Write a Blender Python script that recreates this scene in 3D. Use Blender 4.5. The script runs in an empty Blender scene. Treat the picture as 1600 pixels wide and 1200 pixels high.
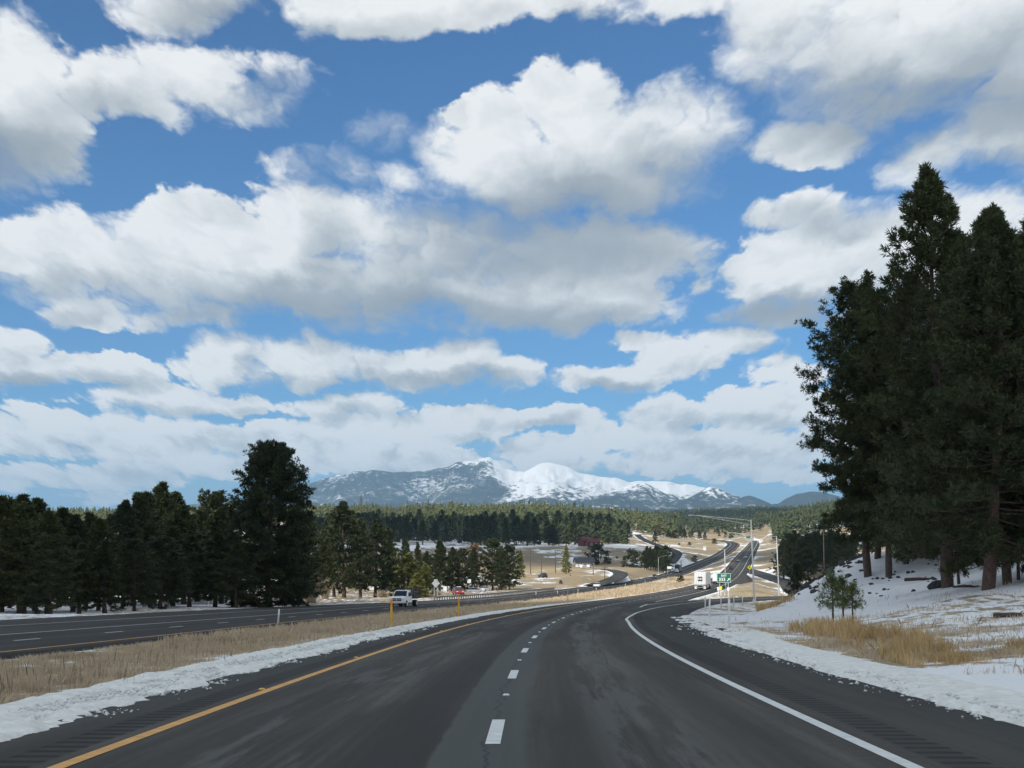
import bpy, bmesh, math, random
import numpy as np
from mathutils import Vector, Matrix
R = math.radians
C = bpy.context.scene.collection
sc = bpy.context.scene
# ------------------------------------------------------------------ camera
FPX = 2489.0            # focal length in photo pixels (56 mm equivalent)
YH = 865.0              # photo row of the true horizon
PITCH = math.atan((YH - 600.0) / FPX)
CAMZ = 1.48
cd = bpy.data.cameras.new('camera'); cam = bpy.data.objects.new('camera', cd); C.objects.link(cam)
cd.sensor_width = 36.0; cd.lens = FPX / 1600.0 * 36.0
cd.clip_start = 0.1; cd.clip_end = 90000.0
cam.location = (0, 0, CAMZ); cam.rotation_euler = (math.pi / 2 + PITCH, 0, 0)
sc.camera = cam
_cp, _sp = math.cos(PITCH), math.sin(PITCH)
def pdir(px, py):
    a = (px - 800.0) / FPX; b = (600.0 - py) / FPX
    return (a, _cp - b * _sp, _sp + b * _cp)
def P(px, py, Y):
    """world point seen at photo pixel (px, py), Y metres ahead"""
    d = pdir(px, py); k = Y / d[1]
    return (d[0] * k, Y, CAMZ + d[2] * k)
def zat(py, Y): return P(800, py, Y)[2]
def xat(px, Y, py=900): return P(px, py, Y)[0]
# ------------------------------------------------------------------ render settings
sc.render.engine = 'CYCLES'
cy = sc.cycles
cy.max_bounces = 5; cy.diffuse_bounces = 2; cy.glossy_bounces = 2; cy.transmission_bounces = 3
cy.transparent_max_bounces = 6; cy.volume_bounces = 0
cy.use_adaptive_sampling = True; cy.adaptive_threshold = 0.015
cy.use_denoising = True
cy.caustics_reflective = False; cy.caustics_refractive = False
sc.view_settings.view_transform = 'Standard'; sc.view_settings.look = 'None'
sc.view_settings.gamma = 1.0; sc.view_settings.exposure = 0.0
# ------------------------------------------------------------------ node helpers
class NT:
    def __init__(s, nt): s.nt = nt; s.n = nt.nodes; s.l = nt.links
    def put(s, inp, v):
        if v is None: return
        if isinstance(v, bpy.types.NodeSocket): s.l.new(v, inp)
        else: inp.default_value = v
    def new(s, t, **kw):
        n = s.n.new(t)
        for k, v in kw.items(): setattr(n, k, v)
        return n
    def m(s, op, a, b=None, c=None, clamp=False):
        n = s.new('ShaderNodeMath', operation=op, use_clamp=clamp)
        for i, v in enumerate((a, b, c)): s.put(n.inputs[i], v)
        return n.outputs[0]
    def v(s, op, a, b=None, c=None, scale=None):
        n = s.new('ShaderNodeVectorMath', operation=op)
        for i, x in enumerate((a, b, c)): s.put(n.inputs[i], x)
        if scale is not None: s.put(n.inputs['Scale'], scale)
        return n.outputs['Value'] if op in ('DOT_PRODUCT', 'LENGTH', 'DISTANCE') else n.outputs[0]
    def xyz(s, x=0.0, y=0.0, z=0.0):
        n = s.new('ShaderNodeCombineXYZ')
        for i, q in enumerate((x, y, z)): s.put(n.inputs[i], q)
        return n.outputs[0]
    def sep(s, v):
        n = s.new('ShaderNodeSeparateXYZ'); s.put(n.inputs[0], v); return n.outputs
    def noise(s, vec, scale=1.0, detail=2.0, rough=0.5, dist=0.0, dim='3D', color=False, lac=2.0):
        n = s.new('ShaderNodeTexNoise', noise_dimensions=dim)
        s.put(n.inputs['Vector'], vec); s.put(n.inputs['Scale'], scale); s.put(n.inputs['Detail'], detail)
        s.put(n.inputs['Roughness'], rough); s.put(n.inputs['Distortion'], dist); s.put(n.inputs['Lacunarity'], lac)
        return n.outputs['Color'] if color else n.outputs['Fac']
    def ss(s, x, a, b, lo=0.0, hi=1.0):
        n = s.new('ShaderNodeMapRange', interpolation_type='SMOOTHSTEP')
        s.put(n.inputs[0], x); s.put(n.inputs[1], a); s.put(n.inputs[2], b); s.put(n.inputs[3], lo); s.put(n.inputs[4], hi)
        return n.outputs[0]
    def lin(s, x, a, b, lo=0.0, hi=1.0):
        n = s.new('ShaderNodeMapRange'); n.clamp = True
        s.put(n.inputs[0], x); s.put(n.inputs[1], a); s.put(n.inputs[2], b); s.put(n.inputs[3], lo); s.put(n.inputs[4], hi)
        return n.outputs[0]
    def mix(s, f, a, b, mode='MIX'):
        n = s.new('ShaderNodeMix', data_type='RGBA', blend_type=mode)
        s.put(n.inputs[0], f)
        for i, q in ((6, a), (7, b)):
            if isinstance(q, tuple) and len(q) == 3: q = (*q, 1.0)
            s.put(n.inputs[i], q)
        return n.outputs[2]
    def mixf(s, f, a, b):
        n = s.new('ShaderNodeMix', data_type='FLOAT')
        s.put(n.inputs[0], f); s.put(n.inputs[2], a); s.put(n.inputs[3], b)
        return n.outputs[0]
    def ramp(s, f, stops, interp='LINEAR'):
        n = s.new('ShaderNodeValToRGB'); cr = n.color_ramp; cr.interpolation = interp
        while len(cr.elements) < len(stops): cr.elements.new(0.5)
        for e, (p, c) in zip(cr.elements, stops): e.position = p; e.color = (*c, 1.0)
        s.put(n.inputs[0], f); return n.outputs[0]
    def attr(s, name):
        n = s.new('ShaderNodeAttribute', attribute_name=name); return n
# ------------------------------------------------------------------ world: sky with cumulus
SUN_EL, SUN_AZ = R(38), R(-142)       # azimuth measured from +Y towards +X: behind the camera, to the left
w = bpy.data.worlds.new('World'); sc.world = w; w.use_nodes = True
T = NT(w.node_tree); T.n.clear()
sky = T.new('ShaderNodeTexSky', sky_type='NISHITA'); sky.sun_disc = False
sky.sun_elevation = SUN_EL; sky.sun_rotation = SUN_AZ
sky.altitude = 2100.0; sky.air_density = 1.0; sky.dust_density = 0.6; sky.ozone_density = 1.5
tc = T.new('ShaderNodeTexCoord')
gx, gy, gz = T.sep(tc.outputs['Generated'])
az = T.m('ARCTAN2', gx, gy)
el = T.m('ARCSINE', gz)
def px2ae(px, py):
    d = pdir(px, py); return math.atan2(d[0], d[1]), math.atan2(d[2], math.hypot(d[0], d[1]))
# (centre x, centre y, half width, half height, strength) of the cloud masses, in degrees-equivalent photo units
CLOUDS = [
 (-10,110,110,100,1),(20,215,115,85,1),(190,140,110,62,1),(300,105,100,52,1),(400,140,110,45,.55),
 (300,5,110,38,.7),(560,5,150,55,1),(700,-12,170,55,1),(900,0,120,42,1),(1060,-20,90,40,.8),
 (1230,60,130,95,1),(1380,90,230,110,1),(1560,60,180,130,1),(1430,150,200,45,1),
 (1590,205,110,75,1),(1450,250,80,45,.8),
 (900,158,84,70,1),(1010,228,150,78,1),(760,235,100,78,1),(900,285,230,62,1),(1060,200,120,70,1),(1250,222,120,35,.9),(725,175,35,28,1),
 (600,200,60,30,.32),(500,262,80,52,.48),(620,270,45,28,.42),
 (70,385,130,48,1),(330,370,140,66,1),(500,345,130,66,1),(720,385,210,72,1),(930,400,200,62,1),(560,450,330,58,1),(250,430,300,58,1),(850,470,200,52,1),(1035,395,95,58,.9),(130,490,70,22,.8),(300,495,110,24,.8),
 (1262,425,125,66,1),(1360,380,130,62,1),(1215,485,110,26,.9),(1560,345,120,52,1),(1300,330,120,30,.6),(1450,440,160,70,1),
 (350,560,75,42,1),(480,566,110,46,1),(620,582,130,38,1),(725,566,80,46,1),(795,582,66,30,1),
 (975,592,115,26,1),(1060,562,70,34,1),(1150,530,80,30,.9),(1000,535,60,16,.5),(1230,575,90,26,.8),
 (10,545,60,42,1),(30,590,90,30,1),(150,575,115,28,1),
 (250,622,105,32,1),(375,632,50,20,.9),(540,636,110,26,1),(90,622,60,12,.4),
 (40,672,120,42,1),(180,670,60,30,.9),(250,690,170,40,1),(400,690,190,38,1),(560,686,170,38,1),(700,665,110,38,1),(840,652,100,20,1),(760,640,50,22,1),
 (1040,650,80,30,1),(1180,640,110,38,1),(1260,625,70,34,1),(1040,690,100,40,1),(1180,700,140,40,1),(1330,680,90,60,1),(935,680,40,28,.9),(860,700,100,26,.9),
 (120,745,220,22,.8),(330,730,200,22,.9),(560,722,220,24,1),(170,780,70,16,.8),(700,725,120,22,.9),
 (1060,722,160,24,.9),(1230,742,120,16,.6),(880,728,90,16,.6),
]
GREY = [  # shaded parts of the clouds, painted into their colour as ellipses
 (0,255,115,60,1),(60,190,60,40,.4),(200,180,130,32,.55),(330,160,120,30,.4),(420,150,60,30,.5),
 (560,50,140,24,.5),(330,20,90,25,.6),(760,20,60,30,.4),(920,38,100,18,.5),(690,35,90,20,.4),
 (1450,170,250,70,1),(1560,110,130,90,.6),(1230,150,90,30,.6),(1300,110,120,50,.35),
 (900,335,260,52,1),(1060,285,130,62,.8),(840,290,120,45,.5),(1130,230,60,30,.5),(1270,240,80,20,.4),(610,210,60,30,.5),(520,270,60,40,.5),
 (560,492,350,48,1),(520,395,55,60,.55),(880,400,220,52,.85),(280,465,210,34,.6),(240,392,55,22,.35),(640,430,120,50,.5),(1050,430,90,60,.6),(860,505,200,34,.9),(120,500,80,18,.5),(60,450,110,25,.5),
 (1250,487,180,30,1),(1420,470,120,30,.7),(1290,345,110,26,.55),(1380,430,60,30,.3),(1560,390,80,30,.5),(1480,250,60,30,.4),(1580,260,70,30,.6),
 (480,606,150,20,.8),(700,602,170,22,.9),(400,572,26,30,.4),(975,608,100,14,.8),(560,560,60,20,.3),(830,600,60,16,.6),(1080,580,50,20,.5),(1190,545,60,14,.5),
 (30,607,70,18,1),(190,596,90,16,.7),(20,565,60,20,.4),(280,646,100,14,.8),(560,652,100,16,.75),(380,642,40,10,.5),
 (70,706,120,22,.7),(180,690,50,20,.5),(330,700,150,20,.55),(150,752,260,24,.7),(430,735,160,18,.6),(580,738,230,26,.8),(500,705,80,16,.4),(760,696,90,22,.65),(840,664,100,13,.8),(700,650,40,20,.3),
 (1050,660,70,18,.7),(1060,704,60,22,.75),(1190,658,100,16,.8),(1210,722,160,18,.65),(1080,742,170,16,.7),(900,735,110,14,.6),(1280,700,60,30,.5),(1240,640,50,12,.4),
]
def field_group(name, rows, sx_, sy_, k, floor):
    grp = bpy.data.node_groups.new(name, 'ShaderNodeTree')
    grp.interface.new_socket('P', in_out='INPUT', socket_type='NodeSocketVector')
    grp.interface.new_socket('F', in_out='OUTPUT', socket_type='NodeSocketFloat')
    G = NT(grp); gi = G.new('NodeGroupInput'); go = G.new('NodeGroupOutput'); acc = None
    for (cx, cy_, rx, ry, st) in rows:
        if floor < 0 and cy_ > 500: rx, ry = (rx * .92, ry * .92) if cy_ < 630 else (rx * .90, ry * .84)
        a, e = px2ae(cx, cy_); sx, sy = rx * sx_ / FPX, ry * sy_ / FPX
        q = G.v('MULTIPLY_ADD', gi.outputs[0], (1 / sx, 1 / sy, 0), (-a / sx, -e / sy, 0))
        b = G.m('MULTIPLY_ADD', G.v('DOT_PRODUCT', q, q), -st, st)
        acc = b if acc is None else G.m('SMOOTH_MAX', acc, b, k)
    G.l.new(G.m('MAXIMUM', acc, floor), go.inputs[0]); return grp
grpF = field_group('cloud_cover', CLOUDS, 1.12, 1.15, 0.12, -0.6)
grpG = field_group('cloud_painted_shade', GREY, 1.35, 1.45, 0.25, 0.0)
cc = 0.14
elc = T.m('MAXIMUM', el, 0.0)
elc = T.m('ADD', elc, cc)
qx = T.m('DIVIDE', az, elc); qy = T.m('LOGARITHM', elc, math.e)
q = T.xyz(qx, T.m('MULTIPLY', qy, 1.25), 0.0)
p = T.xyz(az, el, 0.0)
wn = T.v('SUBTRACT', T.noise(q, 5.0, 6, 0.6, dim='2D', color=True), (0.5, 0.5, 0.5))
wv = T.v('MULTIPLY', wn, (0.13, 0.10, 0.0))
pw = T.v('ADD', p, T.v('SCALE', wv, scale=elc))
def field(pv, g_):
    n = T.new('ShaderNodeGroup', node_tree=g_); T.l.new(pv, n.inputs[0]); return n.outputs[0]
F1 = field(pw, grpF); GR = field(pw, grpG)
def billow(vec, det, rough):
    """rounded puffs: fractal noise plus inverted cell distance"""
    vo = T.new('ShaderNodeTexVoronoi', feature='F1', voronoi_dimensions='2D'); vo.normalize = True
    T.put(vo.inputs['Vector'], vec); vo.inputs['Scale'].default_value = 10.0; vo.inputs['Detail'].default_value = det; vo.inputs['Roughness'].default_value = rough; vo.inputs['Lacunarity'].default_value = 2.3
    nz = T.noise(vec, 7.0, 6, 0.52, dim='2D')
    return T.m('ADD', T.m('MULTIPLY', nz, .62), T.m('MULTIPLY_ADD', vo.outputs['Distance'], -.55, .42))
wq = T.v('ADD', q, T.v('MULTIPLY', T.v('SUBTRACT', T.noise(q, 14.0, 3, 0.6, dim='2D', color=True), (.5, .5, .5)), (.10, .07, 0.0)))
n1 = billow(wq, 2.0, .55)
n2 = billow(T.v('ADD', wq, (-0.014, 0.030, 0.0)), 1.0, .4)
nb = T.noise(q, 3.5, 3, 0.5, dim='2D')
# beyond the modelled masses the sky is filled with a broken field of clouds, brightened for fill light
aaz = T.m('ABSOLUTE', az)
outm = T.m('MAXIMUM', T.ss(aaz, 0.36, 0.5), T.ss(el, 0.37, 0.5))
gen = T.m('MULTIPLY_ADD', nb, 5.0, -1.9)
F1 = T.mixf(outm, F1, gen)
D = T.m('ADD', F1, T.m('MULTIPLY_ADD', n1, T.ss(el, .16, .03, 1.9, 3.0), T.ss(el, .16, .03, -1.08, -1.60)))
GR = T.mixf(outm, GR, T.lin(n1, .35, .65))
soft = T.m('ADD', T.lin(T.noise(q, 2.5, 1, 0.5, dim='2D'), 0.35, 0.65, 0.26, 0.80), T.m('MULTIPLY', GR, .5))
soft = T.m('MULTIPLY', soft, T.ss(el, .0, .22, .5, 1.0))
alpha = T.ss(D, 0.0, soft)
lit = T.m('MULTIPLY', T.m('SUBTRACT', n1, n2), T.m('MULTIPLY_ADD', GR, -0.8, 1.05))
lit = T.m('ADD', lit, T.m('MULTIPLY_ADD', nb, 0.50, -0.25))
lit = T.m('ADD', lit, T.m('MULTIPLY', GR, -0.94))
lit = T.m('ADD', lit, T.m('MULTIPLY', T.ss(D, 0.9, 0.1), 0.06))
lit = T.m('ADD', lit, T.m('MULTIPLY', T.m('SUBTRACT', n1, .42), T.ss(el, .16, .03, 0, 2.2)))
lit = T.m('ADD', lit, 0.94)
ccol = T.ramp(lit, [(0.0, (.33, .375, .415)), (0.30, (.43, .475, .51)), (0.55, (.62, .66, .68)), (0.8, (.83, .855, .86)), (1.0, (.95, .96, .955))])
ccol = T.mix(T.ss(el, .13, .0, 0, .42), ccol, (1.02, 1.07, 1.10))
skyc = T.mix(1.0, sky.outputs[0], (SKY_T := (0.39, 0.72, 1.0)), 'MULTIPLY')
STR = 0.10
cl = T.v('SCALE', T.mix(outm, ccol, T.mix(1.0, ccol, (1.05, 1.0, .93), 'MULTIPLY')), scale=T.mixf(outm, 1.0 / STR, 2.2 / STR))  # clouds out of view made brighter and warmer to lift the ambient light
low = T.ss(el, 0.015, -0.02)
skyc = T.mix(T.ss(el, .09, .0, 0, .6), skyc, tuple(x / STR for x in (.42, .63, .84)))
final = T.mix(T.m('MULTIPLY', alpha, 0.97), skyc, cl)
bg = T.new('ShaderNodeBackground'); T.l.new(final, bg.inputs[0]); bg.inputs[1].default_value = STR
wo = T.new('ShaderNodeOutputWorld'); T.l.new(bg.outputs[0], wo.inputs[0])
w.cycles.sampling_method = 'MANUAL'; w.cycles.sample_map_resolution = 512
# ------------------------------------------------------------------ sun
sd = bpy.data.lights.new('sun', 'SUN'); sun = bpy.data.objects.new('sun', sd); C.objects.link(sun)
sd.energy = 4.2; sd.angle = R(0.55); sd.color = (1.0, 0.93, 0.82)
SUNV = Vector((math.sin(SUN_AZ) * math.cos(SUN_EL), math.cos(SUN_AZ) * math.cos(SUN_EL), math.sin(SUN_EL)))
sun.rotation_euler = SUNV.to_track_quat('Z', 'Y').to_euler(); sun.location = (0, 0, 50)
# ================================================================== helpers for things
def tag(o, label=None, cat=None, group=None, kind=None):
    if label: o['label'] = label
    if cat: o['category'] = cat
    if group: o['group'] = group
    if kind: o['kind'] = kind
    return o
def link(o, parent=None):
    C.objects.link(o)
    if parent is not None: o.parent = parent
    return o
def empty(name, loc=(0, 0, 0), rz=0.0, label=None, cat=None, group=None):
    o = bpy.data.objects.new(name, None); o.location = loc; o.rotation_euler = (0, 0, rz)
    C.objects.link(o); return tag(o, label, cat, group)
def mesh_np(name, V, F, mat, parent=None, smooth=False, mats=None, fm=None, link_it=True, uv=None):
    """V (n,3) array, F (m,k) array of equal-size faces"""
    me = bpy.data.meshes.new(name)
    V = np.asarray(V, np.float32); F = np.asarray(F, np.int32)
    me.vertices.add(len(V)); me.vertices.foreach_set('co', V.ravel())
    k = F.shape[1]; me.loops.add(F.size); me.loops.foreach_set('vertex_index', F.ravel())
    me.polygons.add(len(F)); me.polygons.foreach_set('loop_start', np.arange(0, F.size, k, dtype=np.int32))
    try: me.polygons.foreach_set('loop_total', np.full(len(F), k, np.int32))
    except Exception: pass
    if smooth: me.polygons.foreach_set('use_smooth', np.ones(len(F), bool))
    for mm in (mats or [mat]): me.materials.append(mm)
    if fm is not None: me.polygons.foreach_set('material_index', np.asarray(fm, np.int32))
    if uv is not None:
        l = me.uv_layers.new(name='UVMap'); l.data.foreach_set('uv', np.asarray(uv, np.float32)[F.ravel()].ravel())
    me.update(calc_edges=True)
    o = bpy.data.objects.new(name, me)
    if link_it: link(o, parent)
    return o
def add_attr(o, name, arr):
    a = o.data.attributes.new(name, 'FLOAT', 'POINT'); a.data.foreach_set('value', np.asarray(arr, np.float32))
def grid_faces(nr, nc):
    i = np.arange(nr * nc).reshape(nr, nc)
    return np.stack([i[:-1, :-1], i[:-1, 1:], i[1:, 1:], i[1:, :-1]], -1).reshape(-1, 4)
rng = np.random.default_rng(7)
def vnoise(x, y, seed=0):
    """smooth value noise in numpy, 0..1"""
    xi = np.floor(x).astype(np.int64); yi = np.floor(y).astype(np.int64); fx = x - xi; fy = y - yi
    fx = fx * fx * (3 - 2 * fx); fy = fy * fy * (3 - 2 * fy)
    def h(a, b):
        n = (a * 374761393 + b * 668265263 + seed * 1442695041) & 0x7fffffff
        n = ((n ^ (n >> 13)) * 1274126177) & 0x7fffffff
        return ((n ^ (n >> 16)) & 0xffff) / 65535.0
    a, b, c, d = h(xi, yi), h(xi + 1, yi), h(xi, yi + 1), h(xi + 1, yi + 1)
    return (a * (1 - fx) + b * fx) * (1 - fy) + (c * (1 - fx) + d * fx) * fy
def fbm(x, y, oct=5, seed=0, gain=0.5):
    s = 0; a = 1; t = 0
    for i in range(oct):
        s = s + a * vnoise(x * 2 ** i, y * 2 ** i, seed + i * 17); t += a; a *= gain
    return s / t
def sstep(x, a, b):
    t = np.clip((x - a) / (b - a), 0, 1); return t * t * (3 - 2 * t)
# ================================================================== materials
def mat(name, col=(.5, .5, .5), rough=.6, metal=0.0, spec=.5, emis=None, bumps=None, var=0.0, vscale=3.0):
    m = bpy.data.materials.new(name); m.use_nodes = True
    b = m.node_tree.nodes['Principled BSDF']
    b.inputs['Base Color'].default_value = (*col, 1); b.inputs['Roughness'].default_value = rough
    b.inputs['Metallic'].default_value = metal; b.inputs['Specular IOR Level'].default_value = spec
    if var or bumps:
        t = NT(m.node_tree); tcn = t.new('ShaderNodeTexCoord')
        n = t.noise(tcn.outputs['Object'], vscale, 5, 0.6)
        if var:
            c = t.mix(t.lin(n, .3, .7), tuple(x * (1 - var) for x in col), tuple(min(1, x * (1 + var)) for x in col))
            t.l.new(c, b.inputs['Base Color'])
        if bumps:
            bn = t.new('ShaderNodeBump'); bn.inputs['Strength'].default_value = bumps
            t.l.new(n, bn.inputs['Height']); t.l.new(bn.outputs[0], b.inputs['Normal'])
    return m
# ================================================================== road alignments
def curve_tab(tab, step=1.0):
    """(Y, X, z) control rows -> functions X(Y), z(Y), smoothed"""
    t = np.array(tab, float); Y = np.arange(t[0, 0], t[-1, 0] + step, step)
    out = []
    for c in (1, 2):
        v = np.interp(Y, t[:, 0], t[:, c])
        for it in range(3):
            sig = np.clip(8 + (Y - 20) * 0.10, 6, 60)
            k = np.zeros_like(v); cs = np.concatenate([[0], np.cumsum(v)])
            cs1 = np.concatenate([[0], np.cumsum(Y)])
            n = len(v); lo = np.maximum(0, np.arange(n) - sig.astype(int)); hi = np.minimum(n, np.arange(n) + sig.astype(int) + 1)
            w_ = np.minimum(np.arange(n) - lo, hi - 1 - np.arange(n)); lo = np.arange(n) - w_; hi = np.arange(n) + w_ + 1
            v = (cs[hi] - cs[lo]) / (hi - lo)
        out.append(v)
    Xs, Zs = out
    return (lambda y: np.interp(y, Y, Xs)), (lambda y: np.interp(y, Y, Zs)), Y
EB_T = [(-40,-.5,.94),(0,-.32,0),(17.5,-.2,-.42),(29.7,-.02,-.73),(41.9,.3,-1.03),(54.1,.69,-1.3),(66.3,1.22,-1.58),(78.5,1.95,-1.86),
        (90.7,2.8,-2.13),(102.9,3.76,-2.4),(115.1,4.85,-2.66),(127.3,6.0,-2.92),(139.5,7.3,-3.17),(180,11.5,-4.1),(221,16.2,-5.05),
        (300,28.6,-6.3),(370,42.0,-6.9),(480,60.9,-7.5),(600,80.3,-7.7),(730,101.3,-6.2),(960,138.3,-1.2),(1200,177,3.5),(1600,241,10.5),(1900,288,16.5),(2150,330,19)]
WB_T = [(-40,-22,.74),(0,-20.8,-.27),(63,-19.0,-1.87),(75,-18.5,-2.16),(101,-17.9,-2.8),(132,-16.9,-3.6),(187,-12.7,-4.7),(240,-5.5,-5.7),(300,2.8,-6.7),
        (470,26,-8.5),(690,63,-9.4),(830,87,-8.7),(1000,119,-4.8),(1174,150.7,-1.6),(1337,180,3.1),(1500,209,9.3),(1700,236,13),(1900,250,17),(2100,245,21)]
RAMP_T = [(60,4.0,-1.44),(78,4.6,-1.85),(92,5.6,-2.16),(112,7.6,-2.6),(148,12.8,-3.37),(180,18.0,-4.1),(205,23.0,-4.75),(225,28,-5.15),(240,32.6,-5.4),(254,38.5,-5.55),(264,45,-5.6)]
EBx, EBz, _ = curve_tab(EB_T); WBx, WBz, _ = curve_tab(WB_T)
def poly_path(pts, sub=8):
    """Catmull-Rom through (X, Y, z) points"""
    p = np.array(pts, float); p = np.vstack([2 * p[0] - p[1], p, 2 * p[-1] - p[-2]]); o = []
    for i in range(1, len(p) - 2):
        for t in np.linspace(0, 1, sub, endpoint=False):
            a, b, c, d = p[i - 1:i + 3]
            o.append(.5 * ((2 * b) + (c - a) * t + (2 * a - 5 * b + 4 * c - d) * t * t + (3 * b - a - 3 * c + d) * t ** 3))
    o.append(p[-2]); return np.array(o)
def path_Y(fx, fz, y0, y1, near=1.0, grow=0.012):
    ys = [y0]
    while ys[-1] < y1: ys.append(ys[-1] + max(near, abs(ys[-1]) * grow))
    ys = np.array(ys); return np.stack([fx(ys), ys, fz(ys)], 1)
def frames(p):
    d = np.gradient(p, axis=0); d[:, 2] = 0; d /= np.linalg.norm(d, axis=1)[:, None]
    n = np.stack([d[:, 1], -d[:, 0], 0 * d[:, 0]], 1)      # to the right
    s = np.concatenate([[0], np.cumsum(np.linalg.norm(np.diff(p, axis=0), axis=1))])
    return n, s
EBp = path_Y(EBx, EBz, -30, 2100); WBp = path_Y(WBx, WBz, -30, 2080)
EBn, EBs = frames(EBp); WBn, WBs = frames(WBp)
RAMPp = poly_path([(x, y, z) for (y, x, z) in RAMP_T] + [(55,270,-5.6),(68,274,-5.6),(85,276,-5.5),(110,277,-5.3),(150,277,-5)])
RAMPp[:, 2] = np.where(RAMPp[:, 1] < 215, EBz(RAMPp[:, 1]), RAMPp[:, 2])
def smooth_path(p, it=6):
    for _ in range(it): p[1:-1] = .25 * p[:-2] + .5 * p[1:-1] + .25 * p[2:]
    return p
smooth_path(RAMPp)
ONp = smooth_path(poly_path([(62,330,-7.5),(72,400,-7.9),(78,440,-8.0),(87,500,-7.8),(96,590,-7.4),(104.5,680,-6.7),(110,760,-5.6)]))
SIDEp = smooth_path(poly_path([P(925,914,490),P(950,907,525),P(968,899,570),P(968,894,625),P(956,890.5,665),P(935,888.5,700)]))
FRONTp = smooth_path(poly_path([P(1045,880,905),P(1051,875,970),P(1056,869,1060),P(1058,863,1180),P(1046,857,1320),P(1026,851,1450),P(1010,845,1600),P(1000,839,1750),P(996,835,1900)]))
FOOT = [(EBp, 4.8, 7.4), (WBp, 18.0, 4.5), (RAMPp, 4.2, 4.2), (ONp, 3.7, 3.7), (SIDEp, 2.6, 2.6), (FRONTp, 4, 4)]
# ================================================================== terrain
# photo column, photo row, distance, snow cover, golden tone
TPX = [
 (0,958,150,.75,.3),(60,946,200,.85,.2),(150,935,240,.85,.2),(250,928,300,.85,.2),(60,915,420,.85,.2),(350,930,330,.8,.2),(300,905,600,.7,.2),
 (100,850,1400,.6,.2),(100,812,2600,.5,.3),(300,812,2600,.5,.3),(-300,950,200,.8,.2),(-400,900,600,.8,.2),(-400,820,2400,.5,.3),
 (480,938,250,.4,.4),(560,932,310,.25,.4),(640,928,360,.25,.3),(700,926,400,.35,.3),(760,922,440,.35,.4),(600,910,520,.3,.4),(700,903,600,.4,.4),
 (820,905,620,.12,.9),(900,897,720,.10,1),(860,893,760,.15,.9),(950,887,820,.1,.45),(850,884,880,.1,.5),(920,879,930,.3,.3),(850,872,1000,.32,.25),
 (950,862,1120,.4,.2),(980,850,1280,.6,.2),(880,853,1300,.5,.1),(800,850,1300,.6,.1),(600,850,1200,.7,.1),(700,843,1400,.75,.1),(900,836,1550,.6,.2),
 (800,830,1650,.7,.2),(600,820,1900,.5,.3),(700,806,2500,.4,.4),(900,806,2500,.4,.4),(500,806,2500,.4,.4),(1000,816,2200,.4,.4),(990,832,1900,.4,.5),
 (1000,885,790,.1,.7),(1040,893,800,.15,.7),(1085,872,1080,.05,.6),(1100,862,1300,.05,.6),(1075,850,1550,.05,1.0),(1060,843,1700,.05,1.0),(1110,845,1750,.05,1.0),
 (1125,841,2050,.1,1.0),(1080,828,2250,.2,.6),(1150,838,2150,.1,1.0),(1145,866,1150,.1,1.0),(1130,880,950,.2,.5),
 (1200,846,1700,.05,1.0),(1230,852,1500,.05,1.0),(1200,858,1300,.15,.5),(1205,871,950,.2,.35),(1225,880,720,.25,.4),(1270,884,600,.4,.3),(1250,902,470,.2,.55),
 (1235,915,420,.35,.5),(1300,880,640,.4,.3),(1180,905,460,.15,.5),(1160,913,400,.2,.8),(1175,920,350,.05,1.0),(1140,921,345,.3,.9),(1150,929,310,.2,.9),
 (1210,925,330,.2,.5),(1240,925,330,.3,.5),(1300,838,1250,.4,.4),(1300,818,1600,.6,.3),(1330,797,2100,.6,.3),(1450,790,2000,.6,.3),(1230,811,2500,.5,.3),(1280,802,2300,.6,.3),(1190,818,2500,.4,.3),(1240,822,1700,.5,.3),(1180,825,2000,.3,.5),(1180,828,2100,.2,.6),
 (1120,822,2600,.2,.4),(1060,815,4200,.3,.2),(1150,804,4300,.3,.2),(950,820,4000,.3,.2),(700,815,4500,.3,.2),(1300,800,5000,.3,.2),(300,818,5000,.3,.2),(1500,815,5000,.3,.2),
 # right roadside and knoll
 (1200,936,268,.6,.3),(1214,941,290,.6,.4),(1240,935,255,.4,.6),
 (1150,962,92,1,.3),(1190,955,120,.7,.5),(1170,948,180,.5,.7),(1178,946,222,.4,.8),(1210,952,140,.3,.9),
 (1240,947,132,.6,.4),(1270,920,130,.9,.1),(1300,893,130,.9,.1),(1330,873,128,.9,.1),(1400,876,135,.95,.1),(1500,872,150,.95,.1),(1600,862,150,.95,.1),(1750,850,150,.9,.1),
 (1270,945,110,.95,.1),(1300,930,110,.95,.1),(1340,905,116,.95,.1),(1380,893,120,.98,.1),(1350,940,92,1,.1),(1400,935,88,1,.1),(1450,915,100,1,.1),(1500,905,100,1,.1),
 (1300,967,74,.9,.4),(1350,962,72,.8,.5),(1420,955,70,.7,.5),(1550,920,76,.75,.5),(1500,945,68,.6,.6),(1600,935,68,.6,.7),(1700,925,68,.7,.4),
 (1240,985,56,.6,.8),(1300,1000,48,.3,1),(1400,1015,41,.35,1),(1450,985,52,.6,.7),(1520,1000,44,.65,.6),(1600,990,44,.65,.6),(1600,1040,30,.75,.6),(1500,1055,29,.9,.4),(1700,1100,22,.9,.3),
]
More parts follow.
